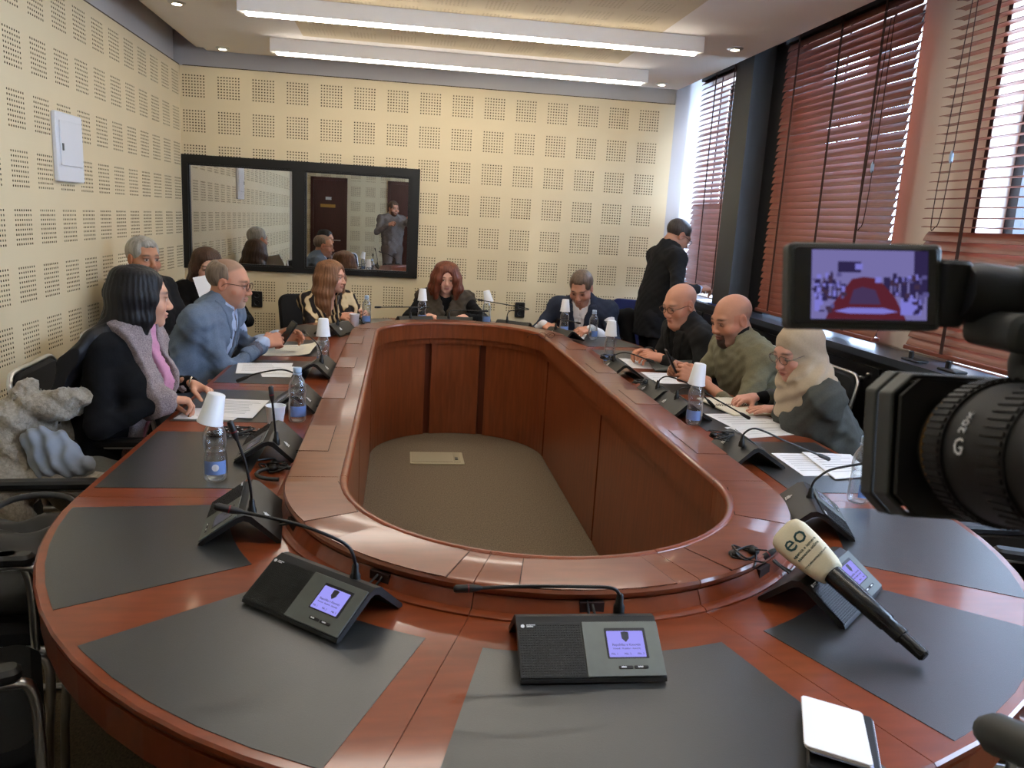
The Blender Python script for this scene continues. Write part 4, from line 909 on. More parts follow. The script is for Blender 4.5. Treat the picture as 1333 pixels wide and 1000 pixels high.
            X, Y, Z = f.grid(); qd = (X-N[0])*t[0]+(Y-N[1])*t[1]; qs = (X-N[0])*r[0]+(Y-N[1])*r[1]; lowm = ss(N[2]+.13-Z, 0, .10)
            f.V = (f.V+.0055*lowm*np.sin(Z*88+qd*95+1.2*np.sin(qs*14))+.0012*np.sin(Z*95-qd*60+2*np.sin(qs*20))).astype(np.float32)
            f.cut((0, 0, -1.), (0, 0, N[2]-.17)); v, q = f.mesh(); np_obj('headscarf', v, q, hair['mat'], root, off)
    if hx:
        g = bpy.data.objects.new('spectacles', None); link(g, root); m4 = Matrix(M.tolist()).to_4x4(); pz = w((0, .101, -.002)); m4.translation = Vector(pz-np.array(off)); g.matrix_local = m4
        g.scale = (HS_,)*3; spectacles(g, hx)
    return dict(root=root, N=N, sp=sp, t=t, r=r, tw=tw, M=M, H=H, P=P, off=off, arms=arms, w=w)
def hairm(n, rgb, rough=.42): return mat(n, rgb, rough, var=.35, scale=60, stretch=(1, 1, .12), bump=.4, bscale=160, spec=.4)
def cloth(n, rgb, **k):
    k.setdefault('var', .10); return mat(n, rgb, k.pop('rough', .9), scale=k.pop('scale', 160), bump=.25, bscale=k.pop('bscale', 500), spec=.25, **k)
suit_grey = cloth('suit_greyblue', (104, 118, 138)); suit_navy = cloth('suit_navy', (44, 50, 66)); suit_black = cloth('suit_black', (26, 26, 28)); suit_dark = cloth('suit_dark', (34, 34, 34))
shirt_w = cloth('shirt_white', (222, 222, 226), var=.02); shirt_b = cloth('shirt_blue', (170, 186, 214), var=.03); knit_black = cloth('knit_black', (16, 16, 18), var=.2, rough=.95); olive = cloth('sweater_olive', (118, 114, 92), var=.12)
greyjk = cloth('jacket_grey', (76, 78, 74), var=.12); brownsc = cloth('blouse_brown', (70, 62, 52), var=.1); hijabm = cloth('headscarf_beige', (184, 166, 142), var=.05); hood = cloth('hoodie_grey', (120, 112, 108))
trous_d = cloth('trousers_dark', (30, 30, 34)); trous_g = cloth('trousers_grey', (130, 128, 122))
pink = cloth('scarf_pink', (200, 140, 166), var=.06); tweed = mat('scarf_tweed', (140, 126, 126), .95, var=.45, scale=240, bump=.4, bscale=260)
def pattern_mat():
    m = cloth('blouse_pattern', (40, 34, 32)); nt = m.node_tree; N = nt.nodes; L = nt.links; tc = N.new('ShaderNodeTexCoord'); mp = N.new('ShaderNodeMapping'); mp.inputs['Scale'].default_value = (6, 6, 3.2); mp.inputs['Rotation'].default_value = (.3, .4, .2)
    wv = N.new('ShaderNodeTexWave'); wv.inputs['Scale'].default_value = 1.1; wv.inputs['Distortion'].default_value = 16; wv.inputs['Detail'].default_value = 2; wv.inputs['Detail Scale'].default_value = .8
    cr_ = N.new('ShaderNodeValToRGB'); e = cr_.color_ramp.elements; e[0].position = .42; e[0].color = lin((40, 34, 33)); e[1].position = .80; e[1].color = lin((206, 184, 146)); n = e.new(.56); n.color = lin((52, 42, 38)); n = e.new(.64); n.color = lin((168, 138, 92))
    L.new(tc.outputs['Object'], mp.inputs[0]); L.new(mp.outputs[0], wv.inputs[0]); L.new(wv.outputs[0], cr_.inputs[0]); L.new(cr_.outputs[0], N['Principled BSDF'].inputs['Base Color']); return m
blouse = pattern_mat()
# garment part regions (a across, b forward, u up from neck base), negative inside
def lapel(a, b, u, dv=.27, w=.062):
    x = np.abs(a); edge = .055+(.012-.055)*np.clip(-u/dv, 0, 1); return np.maximum.reduce([edge-.012-x+0*b, x-(edge+w*np.clip(1+u/dv*1.0, 0, 1)+.004)+0*b, -b+.0+0*x, u-.02+0*b, -u-dv+0*b])
def tie_r(a, b, u): x = np.abs(a); return np.maximum.reduce([x-(.013+.03*np.clip(-u-.02, 0, .5))+0*b, -b+.02+0*x, u+.0+0*b, -u-.30+0*b])
def collar_r(a, b, u): return np.maximum.reduce([-u-.045+0*a+0*b-.35*np.clip(b, 0, .1), u-.045+0*a+0*b, .006-np.abs(a)+0*b-.5*np.clip(-b+.02, 0, 1)])
def placket(a, b, u): return np.maximum.reduce([np.abs(a-.004)-.012+0*b, -b+.02+0*a, u+.06+0*b, -u-.4+0*b])
def scarf_band(x0, x1, bot):
    def fn(a, b, u): wob = .012*np.sin(u*26+1.3); return np.maximum.reduce([x0-a-wob+0*b, a-x1-wob+0*b, -b+.0+0*a-np.clip(u+.05, 0, .1)*1.6, -u-bot+0*a+0*b, u-.10+0*a+0*b])
    return fn
def neck_ring(a, b, u): return np.maximum.reduce([.004-u+.15*b+0*a, u-.12+0*a+0*b, np.sqrt(a*a+b*b)-.082+0*u])
# ------------------------------------------------------------------ the people
V_ = lambda *a: np.array(a, float)
D_ = (0, 0, -1)
# 1 black-haired woman, left foreground
lk = []
for i in range(9):
    a = R_(75+(285-75)*i/8); sx, cy_ = math.sin(a), math.cos(a)
    lk.append(([(sx*.055, cy_*.065-.015, .07), (sx*.070, cy_*.080-.015, 0), (sx*.070, cy_*.080-.02, -.08), [-1.03+.03*sx, 2.955-.016*(i-4), 1.05], [-1.11+.02*sx, 2.89-.022*(i-4), .965], [-1.16+.01*sx, 2.86-.022*(i-4), .86], [-1.175, 2.86-.018*(i-4), .75]], .024, .010))
lk.append(([(.055, .03, .075), (.074, .03, .0), (.070, .025, -.08), [-.93, 2.985, 1.0], [-.925, 2.955, .92]], .014, .008))
person('woman with very long black hair, black sweater and pink scarf, seated left in front', (-.945, 3.07, 1.185), (-1.10, 2.98, .53), (.90, .42, -.08), (1, -.32),
    [((-.835, 2.945, .825), (.86, .48, -.18), (.25, .1, -1), 'pinch'), ((-.80, 3.17, .835), (.9, -.35, -.25), (.1, -.5, -1), 'fold')], (206, 156, 128), True, S=1.0,
    top=[dict(name='sweater', mat=knit_black, g=.006, wr=.003, cuff=.0, neckcut=True, bottom=-.06, parts=[('scarf', tweed, scarf_band(.022, .115, .62), .02), ('scarf_lining', pink, scarf_band(-.034, .024, .62), .015), ('scarf_far_end', tweed, scarf_band(-.11, -.032, .5), .02)])], legs=trous_g,
    hair=dict(kind='long', len=.46, mat=hairm('hair_black', (20, 19, 22), .55), th=.004, locks=lk, str=.0012, line=.066), cols=dict(brow=(26, 22, 22)), sh=.155, girth=.94, hx=None)
p1 = None
# 2 older man by the left wall
person('grey-haired older man with a moustache, black jacket, seated against the left wall', (-1.47, 4.85, 1.205), (-1.45, 4.86, .50), (.72, -.69, -.03), (.92, -.4),
    [((-1.16, 4.55, .68), (.8, -.5, -.2), D_, 'rest'), ((-1.12, 4.80, .70), (.9, -.3, -.2), D_, 'rest')], (184, 132, 104), top=[dict(name='shirt', mat=shirt_w, g=-.004, sleeve=0), dict(name='jacket', mat=suit_black, g=.014, vee=.25, cuff=.01, parts=[('lapel', suit_black, lapel)])], legs=trous_d,
    hair=dict(kind='short', th=.011, mat=hairm('hair_grey', (150, 146, 138)), line=.066), cols=dict(stubble=.45, beard=((96, 84, 76), .8, 'm'), brow=(90, 76, 66), scalp=((150, 145, 138), .8, .045)))
# 3 woman with papers in the corner
lk = [([(math.sin(a)*.06, math.cos(a)*.07-.015, .06), (math.sin(a)*.085, math.cos(a)*.095-.01, -.02), (math.sin(a)*.10, math.cos(a)*.09-.02, -.12), (math.sin(a)*.105, math.cos(a)*.07-.02, -.22)], .032, .018) for a in [R_(72+216*i/8) for i in range(9)]]
hair_br = hairm('hair_brown', (66, 44, 32)); 
p3 = person('brown-haired woman in dark clothes reading a sheet in the far left corner', (-1.33, 5.75, 1.115), (-1.36, 5.85, .48), (.40, -.85, -.28), (.6, -.8),
    [((-1.24, 5.42, .80), (.3, -.9, .2), (.9, .3, 0), 'grip'), ((-1.06, 5.58, .78), (-.1, -.9, .2), (-.9, .3, 0), 'grip')], (212, 164, 140), True, top=[dict(name='blouse', mat=knit_black, g=.012)], legs=trous_d,
    hair=dict(kind='long', len=.26, mat=hair_br, th=.013, locks=lk, wave=1.4, line=.064), cols=dict(shut=1))
# 4 grey-blue suit
person('balding man with glasses in a grey-blue suit, seated on the left with a phone', (-.865, 4.20, 1.145), (-1.16, 4.10, .52), (.985, -.08, -.14), (.96, -.22),
    [((-.70, 4.22, .835), (.80, .58, .15), (-.45, .6, -.55), 'grip'), ((-.66, 4.46, .835), (.9, -.1, .1), (.1, -.8, -.5), 'rest')], (196, 142, 116), S=1.04, girth=1.06,
    top=[dict(name='shirt', mat=shirt_b, g=-.002, sleeve=1, cuff=-.01, sr=-.006, parts=[('tie', cloth('tie_grey', (96, 98, 112), var=.25, scale=120), tie_r), ('collar', shirt_b, collar_r)], neckcut=False), dict(name='suit_jacket', mat=suit_grey, g=.016, vee=.30, vw=.075, cuff=.018, wr=.005, parts=[('lapel', suit_grey, lapel)])], legs=cloth('trousers_grey_suit', (84, 92, 104)),
    hair=dict(kind='short', th=.0045, mat=hairm('hair_salt', (120, 104, 90)), line=.062, bald=1), cols=dict(scalp=((128, 106, 88), .75, .05), beard=((170, 160, 150), .55, 'goatee'), brow=(96, 74, 60)), hx=mat('specs_bronze', (84, 56, 40), .3, metal=.5), neckdrop=.16)
# 5 brown long hair, patterned blouse
lk = [([(math.sin(a)*.06, math.cos(a)*.07-.015, .06), (math.sin(a)*.088, math.cos(a)*.10-.01, -.02), (math.sin(a)*.112, math.cos(a)*.095-.02, -.12), (math.sin(a)*.115, math.cos(a)*.08-.02, -.20), (math.sin(a)*.10, math.cos(a)*.08-.01, -.29)], .033, .016) for a in [R_(55+255*i/10) for i in range(11)]]
hair_cb = hairm('hair_chestnut', (122, 84, 58))
person('woman with long chestnut hair in a black and gold patterned blouse', (-.50, 5.96, 1.06), (-.58, 6.16, .48), (.93, -.36, -.05), (.50, -.87),
    [((-.41, 5.72, .80), (.7, -.7, .05), (.5, .5, -.7), 'rest'), ((-.26, 5.83, .80), (.35, -.9, .15), (-.8, -.2, -.4), 'fold')], (220, 170, 148), True, top=[dict(name='blouse', mat=blouse, g=.012, vee=.16, vw=.05, wr=.005)], legs=trous_d,
    hair=dict(kind='long', len=.33, mat=hair_cb, th=.014, locks=lk, wave=1.2, line=.066), cols=dict(brow=(80, 56, 44)), sh=.175)
# 6 auburn hair
lk = [([(math.sin(a)*.06, math.cos(a)*.07-.015, .065), (math.sin(a)*.092, math.cos(a)*.10-.01, .0), (math.sin(a)*.118, math.cos(a)*.10-.01, -.09), (math.sin(a)*.112, math.cos(a)*.10-.01, -.155)], .036, .022) for a in [R_(46+268*i/9) for i in range(10)]]
person('auburn-haired woman in a dark olive scarf facing the viewer across the table', (.355, 6.235, 1.072), (.37, 6.44, .47), (.03, -.97, -.20), (-.02, -1),
    [((.20, 5.93, .80), (.55, -.8, -.1), (.3, .2, -.9), 'fold'), ((.50, 5.95, .80), (-.5, -.85, -.05), (-.3, .2, -.9), 'fold')], (222, 172, 150), True, top=[dict(name='sweater', mat=knit_black, g=.008), dict(name='shawl', mat=brownsc, g=.026, sleeve=0, vee=.14, vw=.055, wr=.007, bottom=.12)], legs=trous_d,
    hair=dict(kind='long', len=.2, mat=hairm('hair_auburn', (104, 54, 36)), th=.014, locks=lk, wave=1.2, line=.060), cols=dict(brow=(96, 60, 46), shut=.3), sh=.18, elbow=[(-.8, .2, -.5), (.9, .2, -.5)])
# 7 navy suit
person('man in a navy suit and open white shirt at the far right curve', (1.325, 5.74, 1.078), (1.46, 6.06, .48), (-.42, -.78, -.52), (-.42, -.9),
    [((1.045, 5.66, .80), (.5, -.85, -.12), (.3, .3, -.9), 'rest'), ((1.36, 5.50, .80), (-.85, -.35, -.1), (-.3, .3, -.9), 'fold')], (196, 144, 120), S=1.03, girth=1.05,
    top=[dict(name='shirt', mat=shirt_w, g=0., cuff=-.012, sr=-.006, parts=[('collar', shirt_w, collar_r), ('placket', shirt_w, placket)], neckcut=True), dict(name='suit_jacket', mat=suit_navy, g=.017, vee=.30, vw=.07, cuff=.02, parts=[('lapel', suit_navy, lapel)])], legs=trous_d,
    hair=dict(kind='short', th=.009, mat=hairm('hair_darkbrown', (92, 74, 60)), line=.072), cols=dict(shut=1, stubble=.25, brow=(52, 40, 34), scalp=((88, 70, 56), .8, .045)))
# 8 standing man
person('man in a black suit and glasses standing by the far window', (2.06, 5.82, 1.495), (1.93, 5.83, .90), (.86, .12, -.52), (.97, .1),
    [((2.17, 5.58, 1.12), (.9, .25, .05), (-.1, .3, -.9), 'pinch'), ((2.2, 5.98, 1.12), (.9, -.2, -.1), (0, -.3, -.9), 'rest')], (170, 122, 98), S=1.0, stand=True,
    top=[dict(name='shirt', mat=shirt_b, g=-.002, cuff=-.014, sr=-.006, parts=[('collar', shirt_b, collar_r)]), dict(name='suit_jacket', mat=suit_black, g=.017, vee=.28, cuff=.02, long=.14, bottom=-.17, parts=[('lapel', suit_black, lapel)])], legs=trous_d,
    hair=dict(kind='short', th=.005, mat=hairm('hair_dark', (60, 52, 48)), line=.062), cols=dict(shut=1, scalp=((70, 58, 52), .8, .055)), hx=blackm)
# 9 bald man with glasses
person('bald man with silver glasses and black jacket seated behind the bearded man', (1.615, 4.42, 1.112), (1.93, 4.55, .52), (-.88, -.36, -.30), (-1, -.10),
    [((1.47, 4.47, .815), (-.9, -.3, .05), (.1, -.3, -.9), 'fold'), ((1.50, 4.28, .81), (-.92, .25, .1), (.1, .4, -.9), 'rest')], (204, 148, 122), S=1.03, girth=1.10, fat=1.06,
    top=[dict(name='turtleneck', mat=knit_black, g=.004, sleeve=0, neckcut=False), dict(name='jacket', mat=suit_dark, g=.018, vee=.26, vw=.055, cuff=.0, parts=[('lapel', suit_dark, lapel)])], legs=trous_d, cols=dict(shut=.8, scalp=((150, 130, 118), .3, .9), brow=(130, 104, 88)), hx=mat('specs_silver', (120, 110, 100), .25, metal=.8))
# 10 bearded man
person('shaven-headed man with dark goatee in an olive sweater looking at his phone', (1.66, 3.78, 1.112), (1.98, 3.80, .52), (-.93, -.22, -.30), (-1, -.06),
    [((1.45, 3.80, .835), (-.9, -.35, .22), (.2, -.75, -.5), 'grip'), ((1.47, 3.64, .825), (-.9, .3, .22), (.25, .85, -.4), 'grip')], (196, 142, 116), S=1.05, girth=1.14, fat=1.08,
    top=[dict(name='sweater', mat=olive, g=.018, wr=.0055, cuff=.14, parts=[('undershirt_collar', knit_black, neck_ring, .004)]), ], legs=trous_d, cols=dict(shut=.8, stubble=.5, beard=((34, 28, 26), .9, 'goatee'), scalp=((120, 104, 94), .45, .9), brow=(36, 28, 24), browa=.95), sh=.195)
# 11 headscarf woman
person('woman in a beige headscarf, glasses and grey jacket at the right side', (1.615, 3.0, 1.075), (1.92, 2.98, .50), (-.90, -.20, -.32), (-.98, .2),
    [((1.63, 3.36, .80), (-.95, -.15, -.15), (0, .1, -1), 'rest'), ((1.66, 3.14, .795), (-.92, .38, -.1), (0, .1, -1), 'flat')], (214, 162, 142), True,
    top=[dict(name='sleeve_cuffs', mat=knit_black, g=-.004, cuff=.0, sr=-.006), dict(name='jacket', mat=greyjk, g=.020, cuff=.07, wr=.006, sr=.006)], legs=trous_d, elbow=[(.2, .9, -.5), (-.1, -.95, -.40)], hair=dict(kind='hijab', len=.34, mat=hijabm), cols=dict(shut=.7, brow=(80, 60, 52)), hx=mat('specs_silver', (120, 110, 100), .25, metal=.8))
# 12 man in a hoodie behind the camera, seen only in the dark window
person('bearded man in a grey hoodie, standing, mirrored in the dark window', (-.15, -.42, 1.63), (-.16, -.46, .96), (.55, .83, -.05), (.4, .92),
    [((.12, -.12, 1.50), (.8, .5, .3), (-.3, .6, -.4), 'grip'), ((-.22, -.10, 1.36), (.8, .5, .3), (.3, -.6, -.4), 'grip')], (198, 146, 120), stand=True, top=[dict(name='hoodie', mat=hood, g=.022, cuff=.0, wr=.006, bottom=-.08, h=.012)], legs=cloth('trousers_taupe', (112, 100, 94)),
    hair=dict(kind='short', th=.014, mat=hairm('hair_darkbrown', (72, 56, 44)), line=.064), cols=dict(beard=((70, 52, 42), .7, 'full')))
w_root = [o for o in bpy.data.objects if o.name.startswith('person') and 'very long black' in o.get('label', '')][0]
wo = tuple(w_root.location)
m = MB(); m.tube([(V_(-.80, 3.17, .835)+V_(.0, .031*math.cos(t), .027*math.sin(t))).tolist() for t in [2*PI*k/16 for k in range(16)]], .004, 6, closed=True); m.build('bracelet', mat('bracelet_silver', (200, 190, 175), .25, metal=.9), w_root, off=wo)
# things held
def phone(label, loc, rot, s=(.072, .15, .008)):
    o = thing('phone', label, 'phone', loc); o.rotation_euler = rot; m = MB(); m.rbox((0, 0, 0), s, .009); m.build('phone_case', blackp, o); m = MB(); m.rbox((0, 0, s[2]/2+.0003), (s[0]-.008, s[1]-.012, .0008), .006); m.build('phone_screen', mat('phone_screen', (14, 15, 18), .08), o); return o
phone('black phone held in both hands by the man in the grey-blue suit', (-.60, 4.37, .868), (R_(58), R_(10), R_(-60)))
phone('dark phone held in both hands by the bearded man', (1.345, 3.72, .885), (R_(62), 0, R_(82)))
o = sheet('document', 'white sheet held up by the brown-haired woman in the far corner', [(-.10, 0), (.11, 0), (.11, .29), (-.10, .29)], 0, lines=0); o.location = (-1.20, 5.42, .95); o.rotation_euler = (R_(62), R_(-12), R_(25))
# ------------------------------------------------------------------ chairs
def chair(label, x, y, rz, back=True, arms=True, fab=None, z0=0, navy=False, tall=.90, group=None):
    "faces +Y in its own frame; chrome cantilever tube chair with padded seat and back"
    o = thing('conference_chair', label, 'chair', (x, y, 0), rz, group); fab = fab or charfab
    m = MB(); m.rbox((0, .0, .445), (.47, .46, .07), .06, n=4); m.build('seat', fab, o, smooth=40)
    m = MB(); tl = Matrix.Rotation(R_(12), 3, 'X'); m.rbox((0, -.255, .70), (.45, .045, tall-.50), .07, tl, n=5, axis=1); m.build('backrest', fab, o, smooth=40)
    if not navy:
        zt, q = tall+.005, tl; h2 = (tall-.50)/2+.008
        def bk(u, v): return q @ Vector((u, 0, v))+Vector((0, -.255, .70))
        m = MB(); a = .234
        m.tube(bez([bk(-a, -h2-.16), bk(-a, -.1), bk(-a, h2-.07), bk(-a+.022, h2-.018), bk(-a+.07, h2), bk(0, h2), bk(a-.07, h2), bk(a-.022, h2-.018), bk(a, h2-.07), bk(a, -.1), bk(a, -h2-.16)], 5), .0105, 8); m.build('back_frame', chrome, o, smooth=60)
    for s in (-1, 1):
        m = MB(); m.tube(bez([(s*.25, -.20, .42), (s*.25, .0, .42), (s*.25, .20, .42), (s*.25, .245, .38), (s*.25, .235, .2), (s*.25, .225, .05), (s*.25, .19, .014), (s*.25, 0, .012), (s*.25, -.25, .012)], 5), .0115, 8); m.build('sled_leg', chrome, o, smooth=60)
        if arms:
            m = MB(); m.tube(bez([(s*.265, -.24, .52), (s*.272, -.255, .62), (s*.272, -.22, .655), (s*.272, 0, .66), (s*.272, .17, .655), (s*.272, .215, .62), (s*.265, .22, .43)], 5), .0105, 8); ar = m.build('armrest', chrome, o, smooth=60)
            m = MB(); m.rbox((s*.272, .01, .675), (.048, .38, .028), .02, n=4); m.build('armrest_pad', blackp, ar, smooth=40)
    m = MB(); m.tube([(-.25, -.25, .012), (.25, -.25, .012)], .0115, 8); m.tube([(-.25, -.19, .415), (.25, -.19, .415)], .0115, 8); m.build('cross_tube', chrome, o, smooth=60)
    return o
E_ = -PI/2     # faces +x
chair('black chair with chrome edge under the black-haired woman, fleece coat hung beside', -1.07, 3.16, E_+R_(4))
chair('empty black chair with chrome edge between the black-haired woman and the grey-suited man', -.80, 3.62, E_+R_(8), arms=False)
chair('black chair under the man in the grey-blue suit', -1.18, 4.10, E_+R_(5), arms=False)
chair('black chair under the older man at the left wall', -1.46, 4.86, E_-R_(24), arms=False)
chair('black chair under the woman reading in the corner', -1.37, 5.87, E_-R_(52), arms=False)
chair('black chair under the woman in the patterned blouse', -.60, 6.19, PI-R_(-30), arms=False, navy=True, tall=.86)
chair('black chair under the auburn-haired woman', .37, 6.42, PI, arms=False, navy=True, tall=.84)
chair('navy chair under the man in the navy suit', 1.47, 6.08, PI-R_(22), fab=navyfab, navy=True, tall=.95)
chair('empty navy chair in the far right corner beside the navy-suited man', 1.86, 6.30, PI-R_(30), fab=navyfab, navy=True, tall=.97)
chair('black chair under the man in the black jacket', 1.95, 4.56, PI/2, arms=False, tall=.84)
chair('black chair under the bearded man', 1.98, 3.80, PI/2, arms=False, tall=.84)
chair('black chair under the woman in the headscarf', 1.94, 2.93, PI/2+R_(5), arms=False, tall=.82)
chair('empty black chair right of the headscarf woman, behind the video camera', 1.86, 2.36, PI/2-R_(6))
chair('empty black chair behind the right end of the table, half hidden by the video camera', 1.79, 1.595, PI/2-R_(24))
chair('empty black chair with the black bag on it, at the left edge of the picture', -1.07, 2.16, E_+R_(4))
chair('empty black armchair at the left edge, second from the bottom corner', -.96, 1.58, E_+R_(24))
chair('empty black armchair at the bottom left corner, nearest the viewer', -.66, .98, E_+R_(46))
# coat on the chair, bag, jacket
def blob(name, label, cat, mt, prims, h, disp, base, parent=None, lin_=None):
    allp = np.array([p for q in prims for p in (q[0], q[1])]); f = Fld(allp.min(0)-.2, allp.max(0)+.2, h)
    for q in prims: f.cone(q[0], q[1], q[2], q[3], .05, q=q[4] if len(q) > 4 else None, side=q[5] if len(q) > 5 else None)
    X, Y, Z = f.grid(); f.V = (f.V+disp(X, Y, Z)).astype(np.float32); v, fc = f.mesh(); o = thing(name, label, cat, base) if parent is None else parent
    np_obj(lin_ or name+'_body', v, fc, mt, o, base); return o
fl = lambda X, Y, Z: .006*np.sin(X*40+Z*62+np.sin(Y*30))+.003*np.sin(X*95+Y*70)*np.sin(Z*110)+.0038*np.sin(X*260+Z*90)*np.sin(Y*240-Z*210)+.002*np.sin(Z*330+X*120)*np.sin(X*300-Y*90)
fleece = mat('fleece_grey', (156, 146, 132), .98, var=.22, scale=110, bump=.8, bscale=220, sheen=.4)
o = blob('fleece_coat', 'grey fleece coat with pale lining heaped on the chair of the black-haired woman', 'coat', fleece,
    [((-1.27, 2.80, .80), (-1.15, 2.82, .835), .05, .045), ((-1.15, 2.82, .82), (-1.02, 2.86, .86), .042, .032), ((-1.29, 2.78, .78), (-1.285, 2.74, .56), .05, .06), ((-1.27, 2.72, .50), (-1.24, 2.70, .16), .058, .062), ((-1.26, 2.72, .585), (-1.0, 2.72, .562), .05, .036), ((-1.0, 2.72, .562), (-.93, 2.76, .585), .034, .028), ((-1.22, 2.88, .74), (-1.15, 2.92, .60), .07, .07), ((-1.29, 2.83, .86), (-1.24, 2.84, .90), .022, .018)], .0072, fl, (-1.22, 2.72, 0))
blob('', '', '', mat('coat_lining', (132, 138, 148), .7, var=.06, scale=8), [((-1.215, 2.735, .735), (-1.165, 2.715, .63), .024, .03), ((-1.175, 2.74, .74), (-1.10, 2.72, .63), .022, .03), ((-1.13, 2.755, .73), (-1.04, 2.74, .635), .02, .026)], .0075, lambda X, Y, Z: .0045*np.sin(190*(X*.75+Z*.5)+2.5*np.sin(Z*26+Y*20))+.003*np.sin(70*(Z-X)), (-1.22, 2.72, 0), o, 'coat_lining')
lb = mat('bag_leather', (52, 51, 50), .42, var=.12, scale=20, bump=.2, bscale=60)
o = blob('leather_bag', 'slumped black leather bag lying on the chair at the left edge', 'bag', lb, [((-1.20, 2.08, .57), (-.88, 2.14, .57), .085, .08), ((-1.18, 2.25, .56), (-.88, 2.29, .57), .07, .06), ((-1.12, 2.03, .53), (-.9, 2.01, .53), .05, .05)], .009, lambda X, Y, Z: .008*np.sin(X*30+Y*24+Z*36)+.004*np.sin(Y*70-X*40), (-1.04, 2.14, .45))
m = MB(); m.tube(bez([(-1.14, 2.16, .63), (-1.06, 2.26, .69), (-.92, 2.28, .69), (-.86, 2.22, .62)], 6), .009, 8); m.build('bag_handle', lb, o, off=(-1.04, 2.14, .45), smooth=60)
o = blob('draped_jacket', 'black jacket draped over the back of the navy chair in the far right corner', 'jacket', suit_black, [((1.60, 5.98, .86), (1.80, 6.03, .86), .05, .05), ((1.62, 5.97, .80), (1.64, 5.94, .52), .06, .07), ((1.78, 6.02, .80), (1.80, 5.99, .50), .06, .07)], .012, lambda X, Y, Z: .006*np.sin(X*40+Z*30), (1.7, 6.0, 0))
# things on the far sill
SZ = .9935
o = sheet('folder', 'blue folder lying on the sill beside the standing man', [(2.34, 5.50), (2.54, 5.50), (2.54, 5.80), (2.34, 5.80)], SZ, th=.012, mt=mat('folder_blue', (70, 90, 170), .5), cat='folder')
sheet('document', 'loose white papers on the sill in front of the standing man', [(2.33, 5.84), (2.53, 5.86), (2.55, 6.12), (2.35, 6.14)], SZ, th=.006)
o = thing('keyring', 'small bunch of keys under the hand of the standing man', 'keys', (2.38, 5.72, SZ+.014)); m = MB(); m.tube([(.018*math.cos(t), .018*math.sin(t), .004) for t in [2*PI*k/12 for k in range(12)]], .002, 6, closed=True); m.build('ring', chrome, o)
for k in range(3): m = MB(); m.box((.03*math.cos(k*.8), .03*math.sin(k*.8), .003+.002*k), (.045, .014, .002), rotz(k*.8)); m.build('key', chrome, o)
for k, (y, l) in enumerate(((3.36, 'left'), (3.10, 'right'))):
    o = thing('desk_stand', 'flat dark stand on the sill under the right-hand blind, the %s one of two' % l, 'stand', (2.40, y, SZ-.0005)); m = MB(); m.rbox((0, 0, .005), (.07, .12, .01), .01); m.build('stand_base', blackp, o); m = MB(); m.lathe([(.012, 0), (.012, .03), (.008, .034)], (0, .03, .01), 10); m.build('stand_knob', blackp, o, smooth=40)
# ------------------------------------------------------------------ video camera at the right
VO = (.442, .36, 1.382); vc = thing('video_camera', 'black professional video camera at the right edge, flip-out screen lit', 'video camera', VO)
rub = mat('camera_rubber', (20, 20, 20), .6, bump=.08, bscale=800); vgrey = mat('camera_grey', (58, 60, 58), .55, var=.05, scale=60); vedge = mat('camera_edge', (120, 116, 100), .5)
LRM = Matrix.Translation((0, .15, 0)) @ Euler((R_(-12), 0, R_(-9))).to_matrix().to_4x4() @ Matrix.Translation((0, -.15, 0))
def lens(s, e, r0, r1, n=48, mt=rub, nm='lens_barrel'):
    m = MB(); m.tube([(0, s, 0), (0, e, 0)], [r0, r1], n); o = m.build(nm, mt, vc, smooth=40); o.matrix_local = LRM; return o
lens(-.06, .175, .044, .046)
lens(.128, .152, .0535, .0535, nm='focus_ring'); lens(.155, .163, .0515, .0475, nm='front_ring'); lens(.163, .166, .0485, .0485, mt=mat('gold_line', (150, 110, 50), .35, metal=.7), nm='gold_ring')
lens(.088, .128, .0505, .0515, nm='lens_barrel'); lens(.058, .088, .0515, .0515, nm='zoom_ring'); lens(-.06, .058, .0525, .050, nm='lens_barrel')
def ribs(y0, y1, r, n, nm):
    m = MB()
    for k in range(n): a = 2*PI*k/n; m.box((r*math.sin(a), (y0+y1)/2, r*math.cos(a)), (.0034, y1-y0, .003), Matrix.Rotation(a, 3, 'Y'))
    o = m.build(nm, rub, vc); o.matrix_local = LRM; return o
ribs(.130, .151, .0535, 60, 'focus_ribs'); ribs(.060, .086, .0515, 54, 'zoom_ribs')
def onlens(s, size, y, ang, r, rot=0):
    a = R_(ang); n = Vector((-math.cos(a), 0, math.sin(a))); up = Vector((math.sin(a), 0, math.cos(a))); ac = up.cross(n); R3 = Matrix((ac, up, n)).transposed()
    text('lettering', s, size, whitepl, LRM @ Matrix.Translation(n*r+Vector((0, y, 0))) @ R3.to_4x4() @ Matrix.Rotation(rot, 4, 'Z'), vc, .0003)
onlens('G', .017, .108, 4, .0518); onlens('20x', .011, .108, 24, .0515, PI/2)
m = MB()
